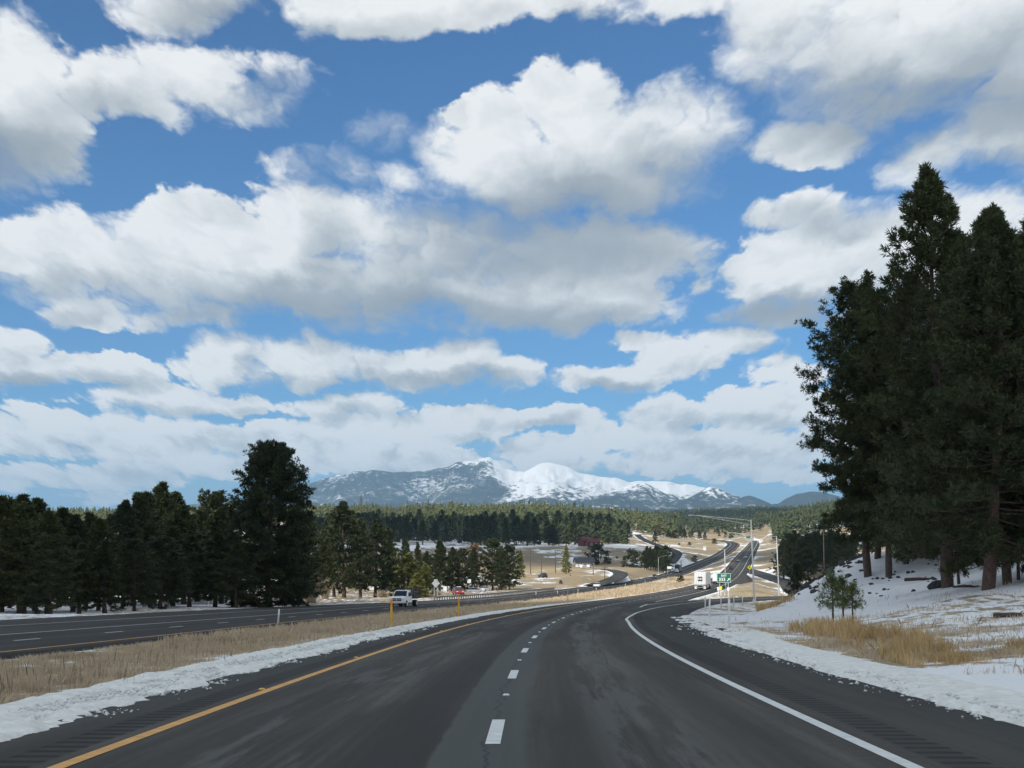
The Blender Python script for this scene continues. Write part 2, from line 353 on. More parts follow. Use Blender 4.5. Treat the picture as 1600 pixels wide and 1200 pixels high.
TXY = [ # X, Y, z, snow, gold
 (-11,-20,.2,.3,.6),(-11,20,-.75,.3,.6),(-8,30,-1,.3,.6),(-13,35,-1.2,.3,.5),(-10.5,45,-1.5,.25,.6),(-10,70,-2.15,.12,.55),(-8,100,-2.95,.1,.6),(-4,150,-4.2,.1,.7),(1.5,210,-5.5,.1,.8),(14,300,-6.9,.2,1),(31,420,-7.8,.35,.9),(48,540,-8.6,.35,.6),(72,700,-8.4,.3,.4),(100,880,-5.6,.2,.5),
 (9,-10,.3,.9,.4),(16,-20,1.0,.7,.4),(16,5,.5,.7,.4),(40,10,2.5,.7,.4),(60,60,3.5,.8,.3),(90,120,4,.8,.3),(60,200,0,.6,.3),(34,170,-4.6,.6,.4),(90,300,-4.5,.5,.4),(140,420,-5,.5,.4),(-60,20,-1.5,.7,.4),(-60,80,-3.4,.7,.3),(-120,60,-3,.7,.3),(-45,160,-4.6,.8,.3),
 (25,150,-3.9,.5,.5),(29,200,-5.3,.5,.6),(45,240,-5.7,.5,.6),
]
cp = [(*P(a, b, y), s, g) for (a, b, y, s, g) in TPX] + list(TXY)
for fx, fz, off in ((EBx, EBz, -7.5), (WBx, WBz, 7), (WBx, WBz, -21), (EBx, EBz, 9)):
    for y in (-25, 10, 40, 70, 110, 160, 230, 300, 400, 520, 650, 800, 1000, 1250, 1600, 2000):
        if off == 9 and y in (160, 230, 300): continue
        o2 = -10 if (off == -21 and y > 220) else off
        gold = .6; snow = .45
        cp.append((fx(y) + o2, y, fz(y) - .1, snow, gold))
for (p_, so) in ((RAMPp, 0), (ONp, 0), (SIDEp, 0), (FRONTp, 0)):
    for q in p_[::10]: cp.append((q[0], q[1], q[2] - .1, .4, .6))
cp = np.array(cp)
def tcoord(X, Y):
    Yc = np.maximum(Y, -30) + 45.0
    return X / Yc * 1.6, np.log(Yc)
cu, cv = tcoord(cp[:, 0], cp[:, 1])
def tps(r2): return np.where(r2 > 1e-12, r2 * np.log(np.maximum(r2, 1e-12)), 0)
_n = len(cp); A = np.zeros((_n + 3, _n + 3))
A[:_n, :_n] = tps((cu[:, None] - cu) ** 2 + (cv[:, None] - cv) ** 2) + np.eye(_n) * 0.0015
A[:_n, _n] = 1; A[:_n, _n + 1] = cu; A[:_n, _n + 2] = cv; A[_n:, :_n] = A[:_n, _n:].T
TW = np.linalg.solve(A, np.concatenate([cp[:, 2], [0, 0, 0]]))
def base_z(X, Y):
    X = np.asarray(X, float); Y = np.asarray(Y, float); sh = X.shape; x = X.ravel(); y = Y.ravel(); out = np.empty(len(x))
    for i in range(0, len(x), 20000):
        u, v = tcoord(x[i:i + 20000], y[i:i + 20000]); u = np.clip(u, -2.2, 2.2)
        k = tps((u[:, None] - cu) ** 2 + (v[:, None] - cv) ** 2)
        out[i:i + 20000] = k @ TW[:_n] + TW[_n] + TW[_n + 1] * u + TW[_n + 2] * v
    return out.reshape(sh)
def cover(X, Y):
    """snow and golden tone, blended from the nearest control rows"""
    x = X.ravel(); y = Y.ravel(); o = np.empty((len(x), 2))
    for i in range(0, len(x), 20000):
        u, v = tcoord(x[i:i + 20000], y[i:i + 20000])
        w_ = 1 / (((u[:, None] - cu) ** 2 + 2.0 * (v[:, None] - cv) ** 2) + 2e-4) ** 2
        o[i:i + 20000] = (w_ @ cp[:, 3:5]) / w_.sum(1)[:, None]
    return o[:, 0].reshape(X.shape), o[:, 1].reshape(X.shape)
def foot_dist(X, Y):
    """signed distance outside the nearest road footprint and that road's height"""
    x = X.ravel(); y = Y.ravel(); best = np.full(len(x), 1e9); bz = np.zeros(len(x))
    for p_, wl, wr in FOOT:
        n_, _ = frames(p_)
        m_ = np.where((x > p_[:, 0].min() - 60) & (x < p_[:, 0].max() + 60) & (y > p_[:, 1].min() - 60) & (y < p_[:, 1].max() + 60))[0]
        for i in range(0, len(m_), 8000):
            j = m_[i:i + 8000]
            d2 = (x[j][:, None] - p_[:, 0]) ** 2 + (y[j][:, None] - p_[:, 1]) ** 2
            k = d2.argmin(1); dx = x[j] - p_[k, 0]; dy = y[j] - p_[k, 1]
            off = dx * n_[k, 0] + dy * n_[k, 1]; al = np.sqrt(np.maximum(d2[np.arange(len(j)), k] - off ** 2, 0))
            # height along the tangent
            k2 = np.clip(k, 1, len(p_) - 2); t_ = p_[k2 + 1] - p_[k2 - 1]; tl = np.linalg.norm(t_[:, :2], axis=1)
            along = (dx * t_[:, 0] + dy * t_[:, 1]) / tl; gz_ = p_[k, 2] + t_[:, 2] / tl * along
            w_r, w_l = wr, wl
            if p_ is WBp: w_l = wb_left(y[j]) - .4
            if p_ is EBp: w_r = eb_right(y[j]) - .4
            e = np.where(off > 0, off - w_r, -off - w_l); e = np.maximum(e, np.where((k == 0) | (k == len(p_) - 1), al - 3, -99))
            b = e < best[j]; best[j[b]] = e[b]; bz[j[b]] = gz_[b]
    return best.reshape(X.shape), bz.reshape(X.shape)
def wb_left(y): return np.interp(y, [0, 150, 235, 300, 2000], [17.5, 17.0, 10.5, 7.6, 7.0])
def eb_right(y): return np.interp(y, [0, 50, 88, 110, 400, 2000], [5.8, 6.0, 7.2, 7.2, 6.4, 6.4])
def ground_z(X, Y, fine=True):
    X = np.asarray(X, float); Y = np.asarray(Y, float)
    z = base_z(X, Y); amp = np.clip(np.abs(Y) / 120, .25, 3.5)
    e, rz = foot_dist(X, Y)
    rel = sstep(e, 0.3, 9)
    z = z + (fbm(X / 14, Y / 14, 4, 3) - .5) * .55 * amp * sstep(e, 2, 14)
    if fine: z = z + (fbm(X / 1.7, Y / 1.7, 3, 9) - .5) * .16 * sstep(e, .8, 4) * np.clip(200 / (np.abs(Y) + 1), 0, 1)
    knoll = np.exp(-(((X - 27) / 9) ** 2 + ((Y - 118) / 28) ** 2))
    z = z + (fbm(X / 2.2, Y / 2.2, 4, 21) - .45) * .9 * knoll
    z = (rz - .10) * (1 - rel) + z * rel
    drop = np.clip(np.abs(Y) * .0004, .0, .35)
    return np.where(e < 0.6, rz - .10 - drop * sstep(-e, -.6, .8), z)
def axis(lo, hi, f):
    v = [0.0]
    while v[-1] < hi: v.append(v[-1] + f(v[-1]))
    n = [0.0]
    while n[-1] > lo: n.append(n[-1] - f(-n[-1]))
    return np.array(n[:0:-1] + v)
gyv = axis(-30, 46000, lambda v: .8 if v < 70 else (1.6 if v < 180 else v * .0095))
gxv = axis(-30000, 30000, lambda v: .7 if v < 32 else (1.6 if v < 70 else (3.0 if v < 130 else v * .026)))
GX, GY = np.meshgrid(gxv, gyv)
GZ = ground_z(GX, GY)
far = sstep(GY, 4500, 7000); GZ = GZ * (1 - far) + 95 * far
side = sstep(np.abs(GX) / (np.abs(GY) + 60), 1.0, 2.0); GZ = GZ * (1 - side) + (GZ.mean() * 0 + base_z(GX * 0 + np.sign(GX) * 60, np.minimum(GY, 4000))) * side
gs, gg = cover(GX, GY)
_e, _ = foot_dist(GX, GY)
rim = np.exp(-(np.maximum(_e, 0) / np.where(GY < 250, 1.0, 1.9)) ** 2) * (_e < 12) * np.where(GY > 900, .8, 1)
gs = np.clip(np.maximum(gs, rim * np.where(GY < 60, .95, .85)), 0, 1)
# ---- ground material: snow lying in patches over dry grass
def ground_mat():
    m = bpy.data.materials.new('snowy_grassland'); m.use_nodes = True; t = NT(m.node_tree); b = t.n['Principled BSDF']
    geo = t.new('ShaderNodeNewGeometry'); pos = geo.outputs['Position']
    s = t.attr('snow').outputs['Fac']; g = t.attr('gold').outputs['Fac']
    mp = t.v('MULTIPLY', pos, (1.0, 1.0, 1.0))
    dist = t.v('LENGTH', pos)
    lod = t.ss(dist, 150, 700)
    nA = t.noise(t.v('MULTIPLY', pos, (1.0, .42, 1.0)), 1.2, 7, 0.66); nB = t.noise(t.v('MULTIPLY', pos, (.045, .016, .045)), 1.0, 7, 0.62)
    nn = t.mixf(lod, nA, nB); nC = t.noise(mp, 0.18, 3, .5)
    thr = t.m('ADD', t.m('MULTIPLY', nn, .75), t.m('MULTIPLY', nC, .25))
    k = t.m('SUBTRACT', t.m('ADD', s, .0), t.m('MULTIPLY_ADD', t.m('SUBTRACT', thr, .5), 3.2, .5))
    snow = t.ss(k, -.10, .12)
    fine = t.noise(mp, 9.0, 4, .6); med = t.noise(mp, .6, 4, .6)
    gr = t.mix(g, (.20, .16, .11), (.50, .39, .235))
    gr = t.mix(t.lin(fine, .3, .7), t.mix(1.0, gr, (.6, .58, .55), 'MULTIPLY'), gr)
    gr = t.mix(t.lin(med, .35, .7, 0, .75), gr, t.mix(g, (.14, .12, .085), (.36, .28, .165)))
    sn = t.mix(t.lin(fine, .2, .8), (.72, .74, .77), (.84, .85, .87))
    sn = t.mix(t.lin(med, .55, .8, 0, .35), sn, (.55, .50, .42))
    t.l.new(t.mix(snow, gr, sn), b.inputs['Base Color']); b.inputs['Roughness'].default_value = .85
    b.inputs['Specular IOR Level'].default_value = .25
    bn = t.new('ShaderNodeBump'); bn.inputs['Strength'].default_value = .55; bn.inputs['Distance'].default_value = .12
    t.l.new(t.m('ADD', t.m('MULTIPLY', snow, .4), fine), bn.inputs['Height']); t.l.new(bn.outputs[0], b.inputs['Normal'])
    return m
M_ground = ground_mat()
ground = mesh_np('ground', np.stack([GX, GY, GZ], -1).reshape(-1, 3), grid_faces(*GX.shape), M_ground, smooth=True)
add_attr(ground, 'snow', gs.ravel()); add_attr(ground, 'gold', gg.ravel()); tag(ground, kind='structure')
from mathutils.bvhtree import BVHTree
def gz_at(x, y):
    """height of the ground sheet itself under (x, y)"""
    i = np.clip(np.searchsorted(gxv, x) - 1, 0, len(gxv) - 2); j = np.clip(np.searchsorted(gyv, y) - 1, 0, len(gyv) - 2)
    fx = (x - gxv[i]) / (gxv[i + 1] - gxv[i]); fy = (y - gyv[j]) / (gyv[j + 1] - gyv[j])
    return (GZ[j, i] * (1 - fx) + GZ[j, i + 1] * fx) * (1 - fy) + (GZ[j + 1, i] * (1 - fx) + GZ[j + 1, i + 1] * fx) * fy
# ================================================================== road sheets
def strip(name, p, n, s, offs, material, lift, smooth=True, zf=None, kind='structure', skirt=0.0):
    offs = np.asarray(offs, float)
    if offs.ndim == 1: offs = np.repeat(offs[None], len(p), 0)
    if skirt: offs = np.concatenate([offs[:, :1] - .25, offs, offs[:, -1:] + .25], 1)
    V = p[:, None, :] + n[:, None, :] * offs[:, :, None]
    if zf is not None: V[:, :, 2] = zf(V[:, :, 1])
    V[:, :, 2] += lift
    if skirt: V[:, 0, 2] -= skirt; V[:, -1, 2] -= skirt
    uv = np.stack([offs, np.repeat(s[:, None], offs.shape[1], 1)], -1)
    o = mesh_np(name, V.reshape(-1, 3), grid_faces(V.shape[0], V.shape[1]), material, smooth=smooth, uv=uv.reshape(-1, 2))
    return tag(o, kind=kind)
def asphalt(name, base, tracks=True, cool=(1, 1, 1), centre=0.0, rl=None, rr=None, seam=False):
    m = bpy.data.materials.new(name); m.use_nodes = True; t = NT(m.node_tree); b = t.n['Principled BSDF']
    uvn = t.new('ShaderNodeUVMap'); u, v, _ = t.sep(uvn.outputs[0])
    gr = t.noise(t.xyz(u, v, 0), 38, 3, .7); bl = t.noise(t.xyz(t.m('MULTIPLY', u, 1.5), t.m('MULTIPLY', v, .055), 1.0), 1.0, 5, .6)
    bl2 = t.noise(t.xyz(t.m('MULTIPLY', u, .5), t.m('MULTIPLY', v, .035), 5.0), 1.0, 4, .55)
    gr2 = t.noise(t.xyz(u, t.m('MULTIPLY', v, .55), 2.0), 9, 4, .7)
    col = t.mix(t.m('ADD', t.m('MULTIPLY', t.lin(gr, .25, .75), .5), t.m('MULTIPLY', t.lin(gr2, .3, .7), .5)), tuple(base * .62 * c for c in cool), tuple(base * 1.45 * c for c in cool))
    col = t.mix(t.lin(bl, .47, .62, 0, .95), col, tuple(base * 1.85 * c for c in cool))
    col = t.mix(t.lin(bl2, .47, .60, 0, .75), col, tuple(base * .55 * c for c in cool))
    stk = t.noise(t.xyz(t.m('MULTIPLY', u, 9.0), t.m('MULTIPLY', v, .07), 31.0), 1.0, 4, .6)
    col = t.mix(t.ss(stk, .45, .72, 0, .45), col, tuple(base * 1.6 * c for c in cool))
    col = t.mix(t.ss(stk, .46, .28, 0, .45), col, tuple(base * .6 * c for c in cool))
    rough = None
    if tracks:
        # worn wheel paths: two darker, smoother bands in each lane
        lane = t.m('ABSOLUTE', t.m('SUBTRACT', t.m('ABSOLUTE', u), 1.83))
        wob = t.noise(t.xyz(0.0, t.m('MULTIPLY', v, .05), 0.0), 1.0, 2, .5)
        lw = t.m('ABSOLUTE', t.m('SUBTRACT', t.m('ADD', lane, t.m('MULTIPLY_ADD', wob, .3, -.15)), .85))
        band = t.ss(lw, .55, .12, 0, .6)
        col = t.mix(band, col, tuple(base * .68 * c for c in cool))
    if seam:
        jt = t.m('ADD', u, t.m('MULTIPLY_ADD', t.noise(t.xyz(0.0, v, 0.0), .9, 3, .6), .12, -.06))
        a_ = t.m('MULTIPLY', t.ss(jt, -.56, -.50), t.ss(jt, .45, .25))
        sh = t.m('MAXIMUM', t.ss(u, -3.85, -3.98), t.ss(u, 3.85, 4.1))
        col = t.mix(t.m('MULTIPLY', sh, .55), col, (base * .55, base * .60, base * .58))
        dk = t.m('MULTIPLY', t.ss(jt, -1.7, -.75), t.ss(jt, -.50, -.56))
        col = t.mix(t.m('MULTIPLY', dk, .5), col, (base * .5, base * .5, base * .5))
        col = t.mix(t.m('MULTIPLY', a_, .75), col, (base * 1.5, base * 1.64, base * 1.60))
        pn = t.noise(t.xyz(t.m('MULTIPLY', u, 2.2), t.m('MULTIPLY', v, .11), 21.0), 1.0, 6, .68)
        pm = t.m('MULTIPLY', t.ss(pn, .50, .60), t.m('MULTIPLY', t.ss(u, -3.4, -2.6), t.ss(u, -1.2, -1.9)))
        pm2 = t.m('MULTIPLY', t.ss(pn, .46, .56), t.ss(t.m('ABSOLUTE', t.m('SUBTRACT', u, 1.6)), .7, .3))
        col = t.mix(t.m('MULTIPLY', t.m('MAXIMUM', pm, pm2), .6), col, (base * 2.0, base * 2.05, base * 2.0))
        ck = t.m('ABSOLUTE', t.m('ADD', u, t.m('MULTIPLY_ADD', t.noise(t.xyz(0.0, v, 3.0), .8, 4, .7), .5, -.21)))
        col = t.mix(t.m('MULTIPLY', t.ss(ck, .022, .008), .55), col, (base * .3, base * .3, base * .32))
    hgt = gr
    if rl is not None:
        r1 = t.m('MULTIPLY', t.ss(t.m('ABSOLUTE', t.m('SUBTRACT', u, rl)), .24, .19), 1.0)
        r2 = t.m('MULTIPLY', t.ss(t.m('ABSOLUTE', t.m('SUBTRACT', u, rr)), .24, .19), t.lin(v, 130, 140, 1.0, 0.0))
        rr_ = t.m('MAXIMUM', r1, r2)
        gro = t.m('SINE', t.m('MULTIPLY', v, 2 * math.pi / .46))
        gro = t.m('MULTIPLY', t.ss(gro, -.2, .8), rr_)
        col = t.mix(t.m('MULTIPLY', t.m('ADD', t.m('MULTIPLY', gro, .95), t.m('MULTIPLY', rr_, .2)), 1.0), col, (base * .4, base * .4, base * .4))
        hgt = t.m('SUBTRACT', t.m('MULTIPLY', t.m('ADD', gr, gr2), .10), gro)
    # longitudinal hairline cracks and sealed joints
    for uc, wd_, sd_ in ((-1.78, .030, 4.0), (-3.1, .02, 8.0), (1.95, .02, 12.0)):
        wu = t.m('ADD', u, t.m('MULTIPLY_ADD', t.noise(t.xyz(0.0, t.m('MULTIPLY', v, .12), sd_), 1.0, 5, .7), .5, -.25 - uc))
        msk = t.m('MULTIPLY', t.ss(t.m('ABSOLUTE', wu), wd_, wd_ * .3), t.ss(t.noise(t.xyz(sd_, t.m('MULTIPLY', v, .05), 0.0), 1.0, 2, .5), .47, .53))
        col = t.mix(t.m('MULTIPLY', msk, .55), col, (base * .3, base * .3, base * .31))
    t.l.new(col, b.inputs['Base Color']); t.put(b.inputs['Roughness'], t.lin(bl, .3, .7, .75, .92)); b.inputs['Specular IOR Level'].default_value = .14
    bn = t.new('ShaderNodeBump'); bn.inputs['Strength'].default_value = .5; bn.inputs['Distance'].default_value = .02 if rl is not None else .006
    t.l.new(hgt, bn.inputs['Height']); t.l.new(bn.outputs[0], b.inputs['Normal'])
    return m
M_asph = asphalt('asphalt_eastbound', .054, cool=(1.05, 1.0, .90), rl=-4.12, rr=4.18, seam=True)
M_asphw = asphalt('asphalt_westbound', .034, cool=(1.0, 1.0, .97))
M_asphr = asphalt('asphalt_ramp', .046, cool=(1.04, 1, .93), tracks=False)
def edges(ys, l, r, k=14): return np.stack([np.linspace(-a, b, k) for a, b in zip(l, r)])
eb = strip('road_eastbound', EBp, EBn, EBs, edges(EBp[:, 1], 5.15 + 0 * EBs, eb_right(EBp[:, 1])), M_asph, 0.0, skirt=.5)
wb = strip('road_westbound', WBp, WBn, WBs, edges(WBp[:, 1], wb_left(WBp[:, 1]), 4.9 + 0 * WBs), M_asphw, 0.0, skirt=.5)
def simple_road(name, p, hw, lift=-.008, m_=None, zf=None):
    n, s = frames(p); return strip(name, p, n, s, np.linspace(-hw, hw, 7), m_ or M_asphr, lift, zf=zf, skirt=.3)
simple_road('exit_ramp', RAMPp, 4.6, -.012)
simple_road('entrance_ramp', ONp, 4.0, -.02)
simple_road('side_road', SIDEp, 2.6, -.02)
simple_road('frontage_road', FRONTp, 3.4, .03, M_asphw)
# ---- painted markings
M_white = mat('white_road_paint', (.62, .64, .62), .6, var=.16, vscale=5)
M_yel = mat('yellow_road_paint', (.60, .30, .055), .6, var=.22, vscale=4)
def at_off(p, n, s, off, d):
    """resample a path at arc lengths d with a side offset"""
    q = np.stack([np.interp(d, s, p[:, i]) for i in range(3)], 1); nn = np.stack([np.interp(d, s, n[:, i]) for i in range(3)], 1)
    return q, nn
def line(name, p, n, s, off, m_, y0, y1, hw=.075, lift=.006):
    k = (p[:, 1] >= y0) & (p[:, 1] <= y1); off = np.broadcast_to(off, len(p)) if np.ndim(off) == 0 else off
    pp = p[k] + n[k] * off[k][:, None]
    far_w = hw * np.maximum(1, pp[:, 1] / 700)
    strip(name, pp, n[k], s[k], np.stack([-far_w, far_w], 1), m_, lift + np.clip(y1, 0, 1) * 0)
line('edge_line_left', EBp, EBn, EBs, -3.66, M_yel, -20, 2000)
lo_ = np.interp(EBp[:, 1], [0, 84, 100, 108, 2000], [3.62, 3.62, 3.64, 3.66, 3.66])
def seg_line(name, pts, m_, hw=.075, lift=.008, zf=None):
    p_ = poly_path(pts, 10); n_, s_ = frames(p_); return strip(name, p_, n_, s_, np.array([-hw, hw]), m_, lift, zf=zf)
RAn, RAs = frames(RAMPp)
line('edge_line_right', EBp, EBn, EBs, 3.64, M_white, -20, 73)
# right line swings off along the exit ramp, the main line starts again at the gore
rr1 = [(EBx(y) + 3.64, y, 0) for y in (72, 79.5)] + [(x, y, 0) for x, y in ((6.12,86),(6.75,93),(7.58,101),(8.8,112),(11.2,130),(13.9,148),(16.2,162),(19.2,180),(24.0,205),(28.5,225),(33.0,240))]
k_ = [RAMPp[i] + RAn[i] * 2.0 for i in range(0, len(RAMPp)) if RAMPp[i, 1] > 252]
rr1 += [(q[0], q[1], 0) for q in k_[::6]]
def roadz(y): return np.where(y < 215, EBz(y), np.interp(y, [215, 240, 254, 264, 275, 300], [EBz(215), -5.4, -5.55, -5.6, -5.6, -5.6]))
seg_line('ramp_line_right', rr1, M_white, zf=roadz)
line('gore_line_main', EBp, EBn, EBs, 3.66, M_white, 143, 2000)
g0 = [(EBx(y) + 3.66 + .1, y, 0) for y in (150, 160)] + [(float(np.interp(y, RAMPp[:80, 1], RAMPp[:80, 0])) - 2.4, y, 0) for y in (195, 215, 235)]
seg_line('ramp_line_left', g0, M_white, zf=roadz)
line('wb_edge_line_inner', WBp, WBn, WBs, 3.66, M_yel, -20, 2000, lift=.006)
line('wb_lane_line', WBp, WBn, WBs, -3.5, M_white, -20, 2000)
aux = -np.interp(WBp[:, 1], [0, 150, 235, 290], [10.3, 10.0, 6.2, 4.2])
line('wb_ramp_line', WBp, WBn, WBs, aux, M_white, -20, 290)
def dashes(name, p, n, s, d0, d1, off, m_, hw=.075, period=12.19, ln=3.05, phase=0.0):
    V = []; F = []
    for d in np.arange(d0 + phase, d1, period):
        q, nn = at_off(p, n, s, off, np.linspace(d, d + ln, 4)); w_ = hw * max(1, q[0, 1] / 500)
        for i in range(4):
            V += [q[i] + nn[i] * (off - w_) + (0, 0, .006), q[i] + nn[i] * (off + w_) + (0, 0, .006)]
        b = len(V) - 8
        for i in range(3): F.append([b + 2 * i, b + 2 * i + 1, b + 2 * i + 3, b + 2 * i + 2])
    return tag(mesh_np(name, V, F, m_), kind='structure')
s175 = float(np.interp(17.5, EBp[:, 1], EBs)); s63 = float(np.interp(63, WBp[:, 1], WBs))
dashes('lane_dashes_eastbound', EBp, EBn, EBs, s175 - 1.55 - 12.19 * 2, EBs[-1] - 50, 0.0, M_white)
dashes('lane_dashes_westbound', WBp, WBn, WBs, s63 - 1.5 - 12.19 * 6, WBs[-1] - 50, 0.0, M_white)
# ================================================================== mountains
def crest(pts, Yd):
    p = np.array(pts, float); a = (p[:, 0] - 800) / FPX
    z = np.array([P(x, y, Yd)[2] for x, y in pts]); return a, z
LAY = [ # distance, front width, crest (photo column, photo row)
 (20500, 6500, [(180,800),(330,786),(430,775),(465,768),(480,757),(500,748),(525,742),(560,737),(600,733),(640,737),(662,735),(690,733),(715,722),(745,713),(765,714),(778,719),(790,727),(805,733),(818,738),(830,731),(842,726),(858,724),(872,725),(890,732),(905,738),(925,741),(950,743),(970,748),(985,753),(1000,750),(1015,751),(1050,754),(1085,757),(1105,764),(1130,778),(1160,790),(1400,800)]),
 (17000, 3600, [(600,800),(680,782),(740,772),(770,764),(790,757),(815,751),(840,750),(870,755),(890,762),(905,766),(930,772),(960,764),(985,757),(1010,753),(1020,757),(1040,768),(1070,776),(1100,790),(1200,800)]),
 (15500, 2600, [(1030,800),(1062,782),(1080,772),(1095,763),(1106,757),(1113,756),(1122,758),(1140,765),(1160,774),(1185,783),(1210,792),(1300,800)]),
 (14500, 2200, [(1080,800),(1130,784),(1155,777),(1170,774),(1190,780),(1205,786),(1215,784),(1228,775),(1245,770),(1265,768),(1290,769),(1330,776),(1400,790),(1600,800)]),
 (14000, 2500, [(-200,800),(200,795),(290,793),(318,788),(338,783),(360,788),(420,790),(480,784),(560,789),(640,781),(700,786),(760,789),(820,778),(860,776),(900,785),(940,776),(965,771),(990,779),(1020,786),(1060,780),(1090,778),(1120,784),(1200,789),(1300,791),(1700,795)]),
 (11500, 2500, [(-600,803),(200,800),(500,796),(620,793),(700,797),(800,791),(880,794),(950,789),(1000,792),(1060,795),(1130,790),(1200,793),(1700,800)]),
]
ys_ = np.concatenate([np.arange(8500, 22600, 75.0)]); as_ = np.linspace(-.62, .62, 1300)
MA, MY = np.meshgrid(as_, ys_); MX = MA * MY
MZ = np.full(MA.shape, 40.0)
for i, (yd, wd, pts) in enumerate(LAY):
    a, z = crest(pts, yd)
    warp = (fbm(MX / 900, MY / 1300, 4, 40 + i) - .5) * (yd - MY) / yd * .35
    spur = np.abs(fbm(MA * yd / 620, MY / 2600 + 3, 5, 60 + i) * 2 - 1)
    cz = np.interp(MA + warp * np.clip((yd - MY) / wd, 0, 1), a, z)
    cz = cz + (cz - 60) * (fbm(MA * yd / 240, MA * 0 + i, 4, 70 + i) - .5) * .07
    t = (yd - MY) / wd; tb = (MY - yd) / (wd * .8)
    f = np.where(t >= 0, 1 - np.clip(t, 0, 1) ** .85, 1 - np.clip(tb, 0, 1) ** 1.2)
    side_ = sstep(np.clip(t, 0, 1), -.04, .12)
    zz = 60 + (cz - 60) * f * (1 - .42 * spur * side_ * sstep(1 - np.clip(t, 0, 1), 0, .3))
    zz += (fbm(MX / 260, MY / 260, 5, 80 + i) - .5) * 60 * side_ * np.clip(cz / 900, .25, 1)
    zz += (fbm(MX / 120, MY / 120, 3, 90 + i) - .5) * 10
    MZ = np.maximum(MZ, np.where(np.abs(t) < 3, zz, 0))
def mountain_mat():
    m = bpy.data.materials.new('snowy_mountain'); m.use_nodes = True; t = NT(m.node_tree); b = t.n['Principled BSDF']
    geo = t.new('ShaderNodeNewGeometry'); x, y, z = t.sep(geo.outputs['Position'])
    pos = geo.outputs['Position']; nx, ny, nz = t.sep(geo.outputs['Normal'])
    n1 = t.noise(pos, 1 / 700, 6, .6); n2 = t.noise(pos, 1 / 60, 4, .65); n3 = t.noise(pos, 1 / 1800, 3, .5)
    hh = t.m('ADD', z, t.m('MULTIPLY_ADD', n1, 900, -450))
    left = t.ss(x, -420, 60)               # snow thinned on the western flank, darkening it as if in cloud shade
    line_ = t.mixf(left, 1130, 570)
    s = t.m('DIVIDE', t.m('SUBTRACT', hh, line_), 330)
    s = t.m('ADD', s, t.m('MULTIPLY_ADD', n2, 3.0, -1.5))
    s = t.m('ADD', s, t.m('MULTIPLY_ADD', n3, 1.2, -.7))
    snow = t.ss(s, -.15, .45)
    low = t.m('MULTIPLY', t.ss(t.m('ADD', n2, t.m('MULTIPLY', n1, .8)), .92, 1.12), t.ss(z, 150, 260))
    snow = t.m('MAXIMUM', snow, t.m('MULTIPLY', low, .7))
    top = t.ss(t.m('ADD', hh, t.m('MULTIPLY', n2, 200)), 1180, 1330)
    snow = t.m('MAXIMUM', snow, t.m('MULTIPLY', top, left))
    col = t.mix(snow, t.mix(n2, (.020, .030, .028), (.045, .055, .05)), (.80, .82, .84))
    t.l.new(col, b.inputs['Base Color']); b.inputs['Roughness'].default_value = .9; b.inputs['Specular IOR Level'].default_value = .1
    return m
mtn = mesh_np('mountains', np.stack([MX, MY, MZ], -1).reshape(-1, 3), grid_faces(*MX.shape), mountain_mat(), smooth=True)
tag(mtn, kind='structure')
# ================================================================== unseen clouds added behind the camera to block sun over chosen ground
M_cloud = mat('cloud_white', (.9, .9, .9), 1.0, spec=0.0)
def shade_cloud(X, Y, rx, ry, seed, alt=2600.0, gz_=-5.0, flat=.22):
    k = (alt - gz_) / math.tan(SUN_EL)
    cx = X + math.sin(SUN_AZ) * k; cy_ = Y + math.cos(SUN_AZ) * k
    bm = bmesh.new(); bmesh.ops.create_icosphere(bm, subdivisions=5, radius=1.0)
    v = np.array([x.co[:] for x in bm.verts]); f = np.array([[q.index for q in p.verts] for p in bm.faces]); bm.free()
    r = 1 + (fbm(v[:, 0] * 2 + 50, v[:, 1] * 2 + v[:, 2] + 50, 4, seed) - .5) * .5
    v = v * r[:, None] * (rx, ry, min(rx, ry) * flat); v[:, 2] = np.maximum(v[:, 2], -20)
    o = mesh_np('cloud', v + (cx, cy_, alt), f, M_cloud, smooth=True); return tag(o, kind='structure')  # out-of-view sun blocker, shaped to shade one patch of land
shade_cloud(-20, -10, 330, 222, 1)
shade_cloud(-330, 1210, 430, 340, 2)
shade_cloud(110, 1030, 150, 150, 3)
shade_cloud(140, 590, 55, 75, 4)
shade_cloud(450, 4250, 520, 480, 5)
shade_cloud(20, 1200, 130, 100, 10)
shade_cloud(-620, 450, 420, 420, 6)
# ================================================================== haze
hz = bpy.data.materials.new('haze'); hz.use_nodes = True; t = NT(hz.node_tree); t.n.clear()
pv = t.new('ShaderNodeVolumePrincipled'); pv.inputs['Color'].default_value = (.42, .70, 1.0, 1); pv.inputs['Density'].default_value = 3.8e-5
pv.inputs['Anisotropy'].default_value = 0.1
ho = t.new('ShaderNodeOutputMaterial'); t.l.new(pv.outputs[0], ho.inputs['Volume'])
def box_np(x0, x1, y0, y1, z0, z1):
    v = [(x, y, z) for z in (z0, z1) for y in (y0, y1) for x in (x0, x1)]
    f = [(0, 2, 3, 1), (4, 5, 7, 6), (0, 1, 5, 4), (2, 6, 7, 3), (0, 4, 6, 2), (1, 3, 7, 5)]
    return np.array(v, float), np.array(f)
_v, _f = box_np(-33000, 33000, -400, 48000, min(GZ.min(), -12) - 1.0, 1385.0)
haze = mesh_np('haze', _v, _f, hz); tag(haze, 'thin blue air over the valley and mountains', kind='stuff')
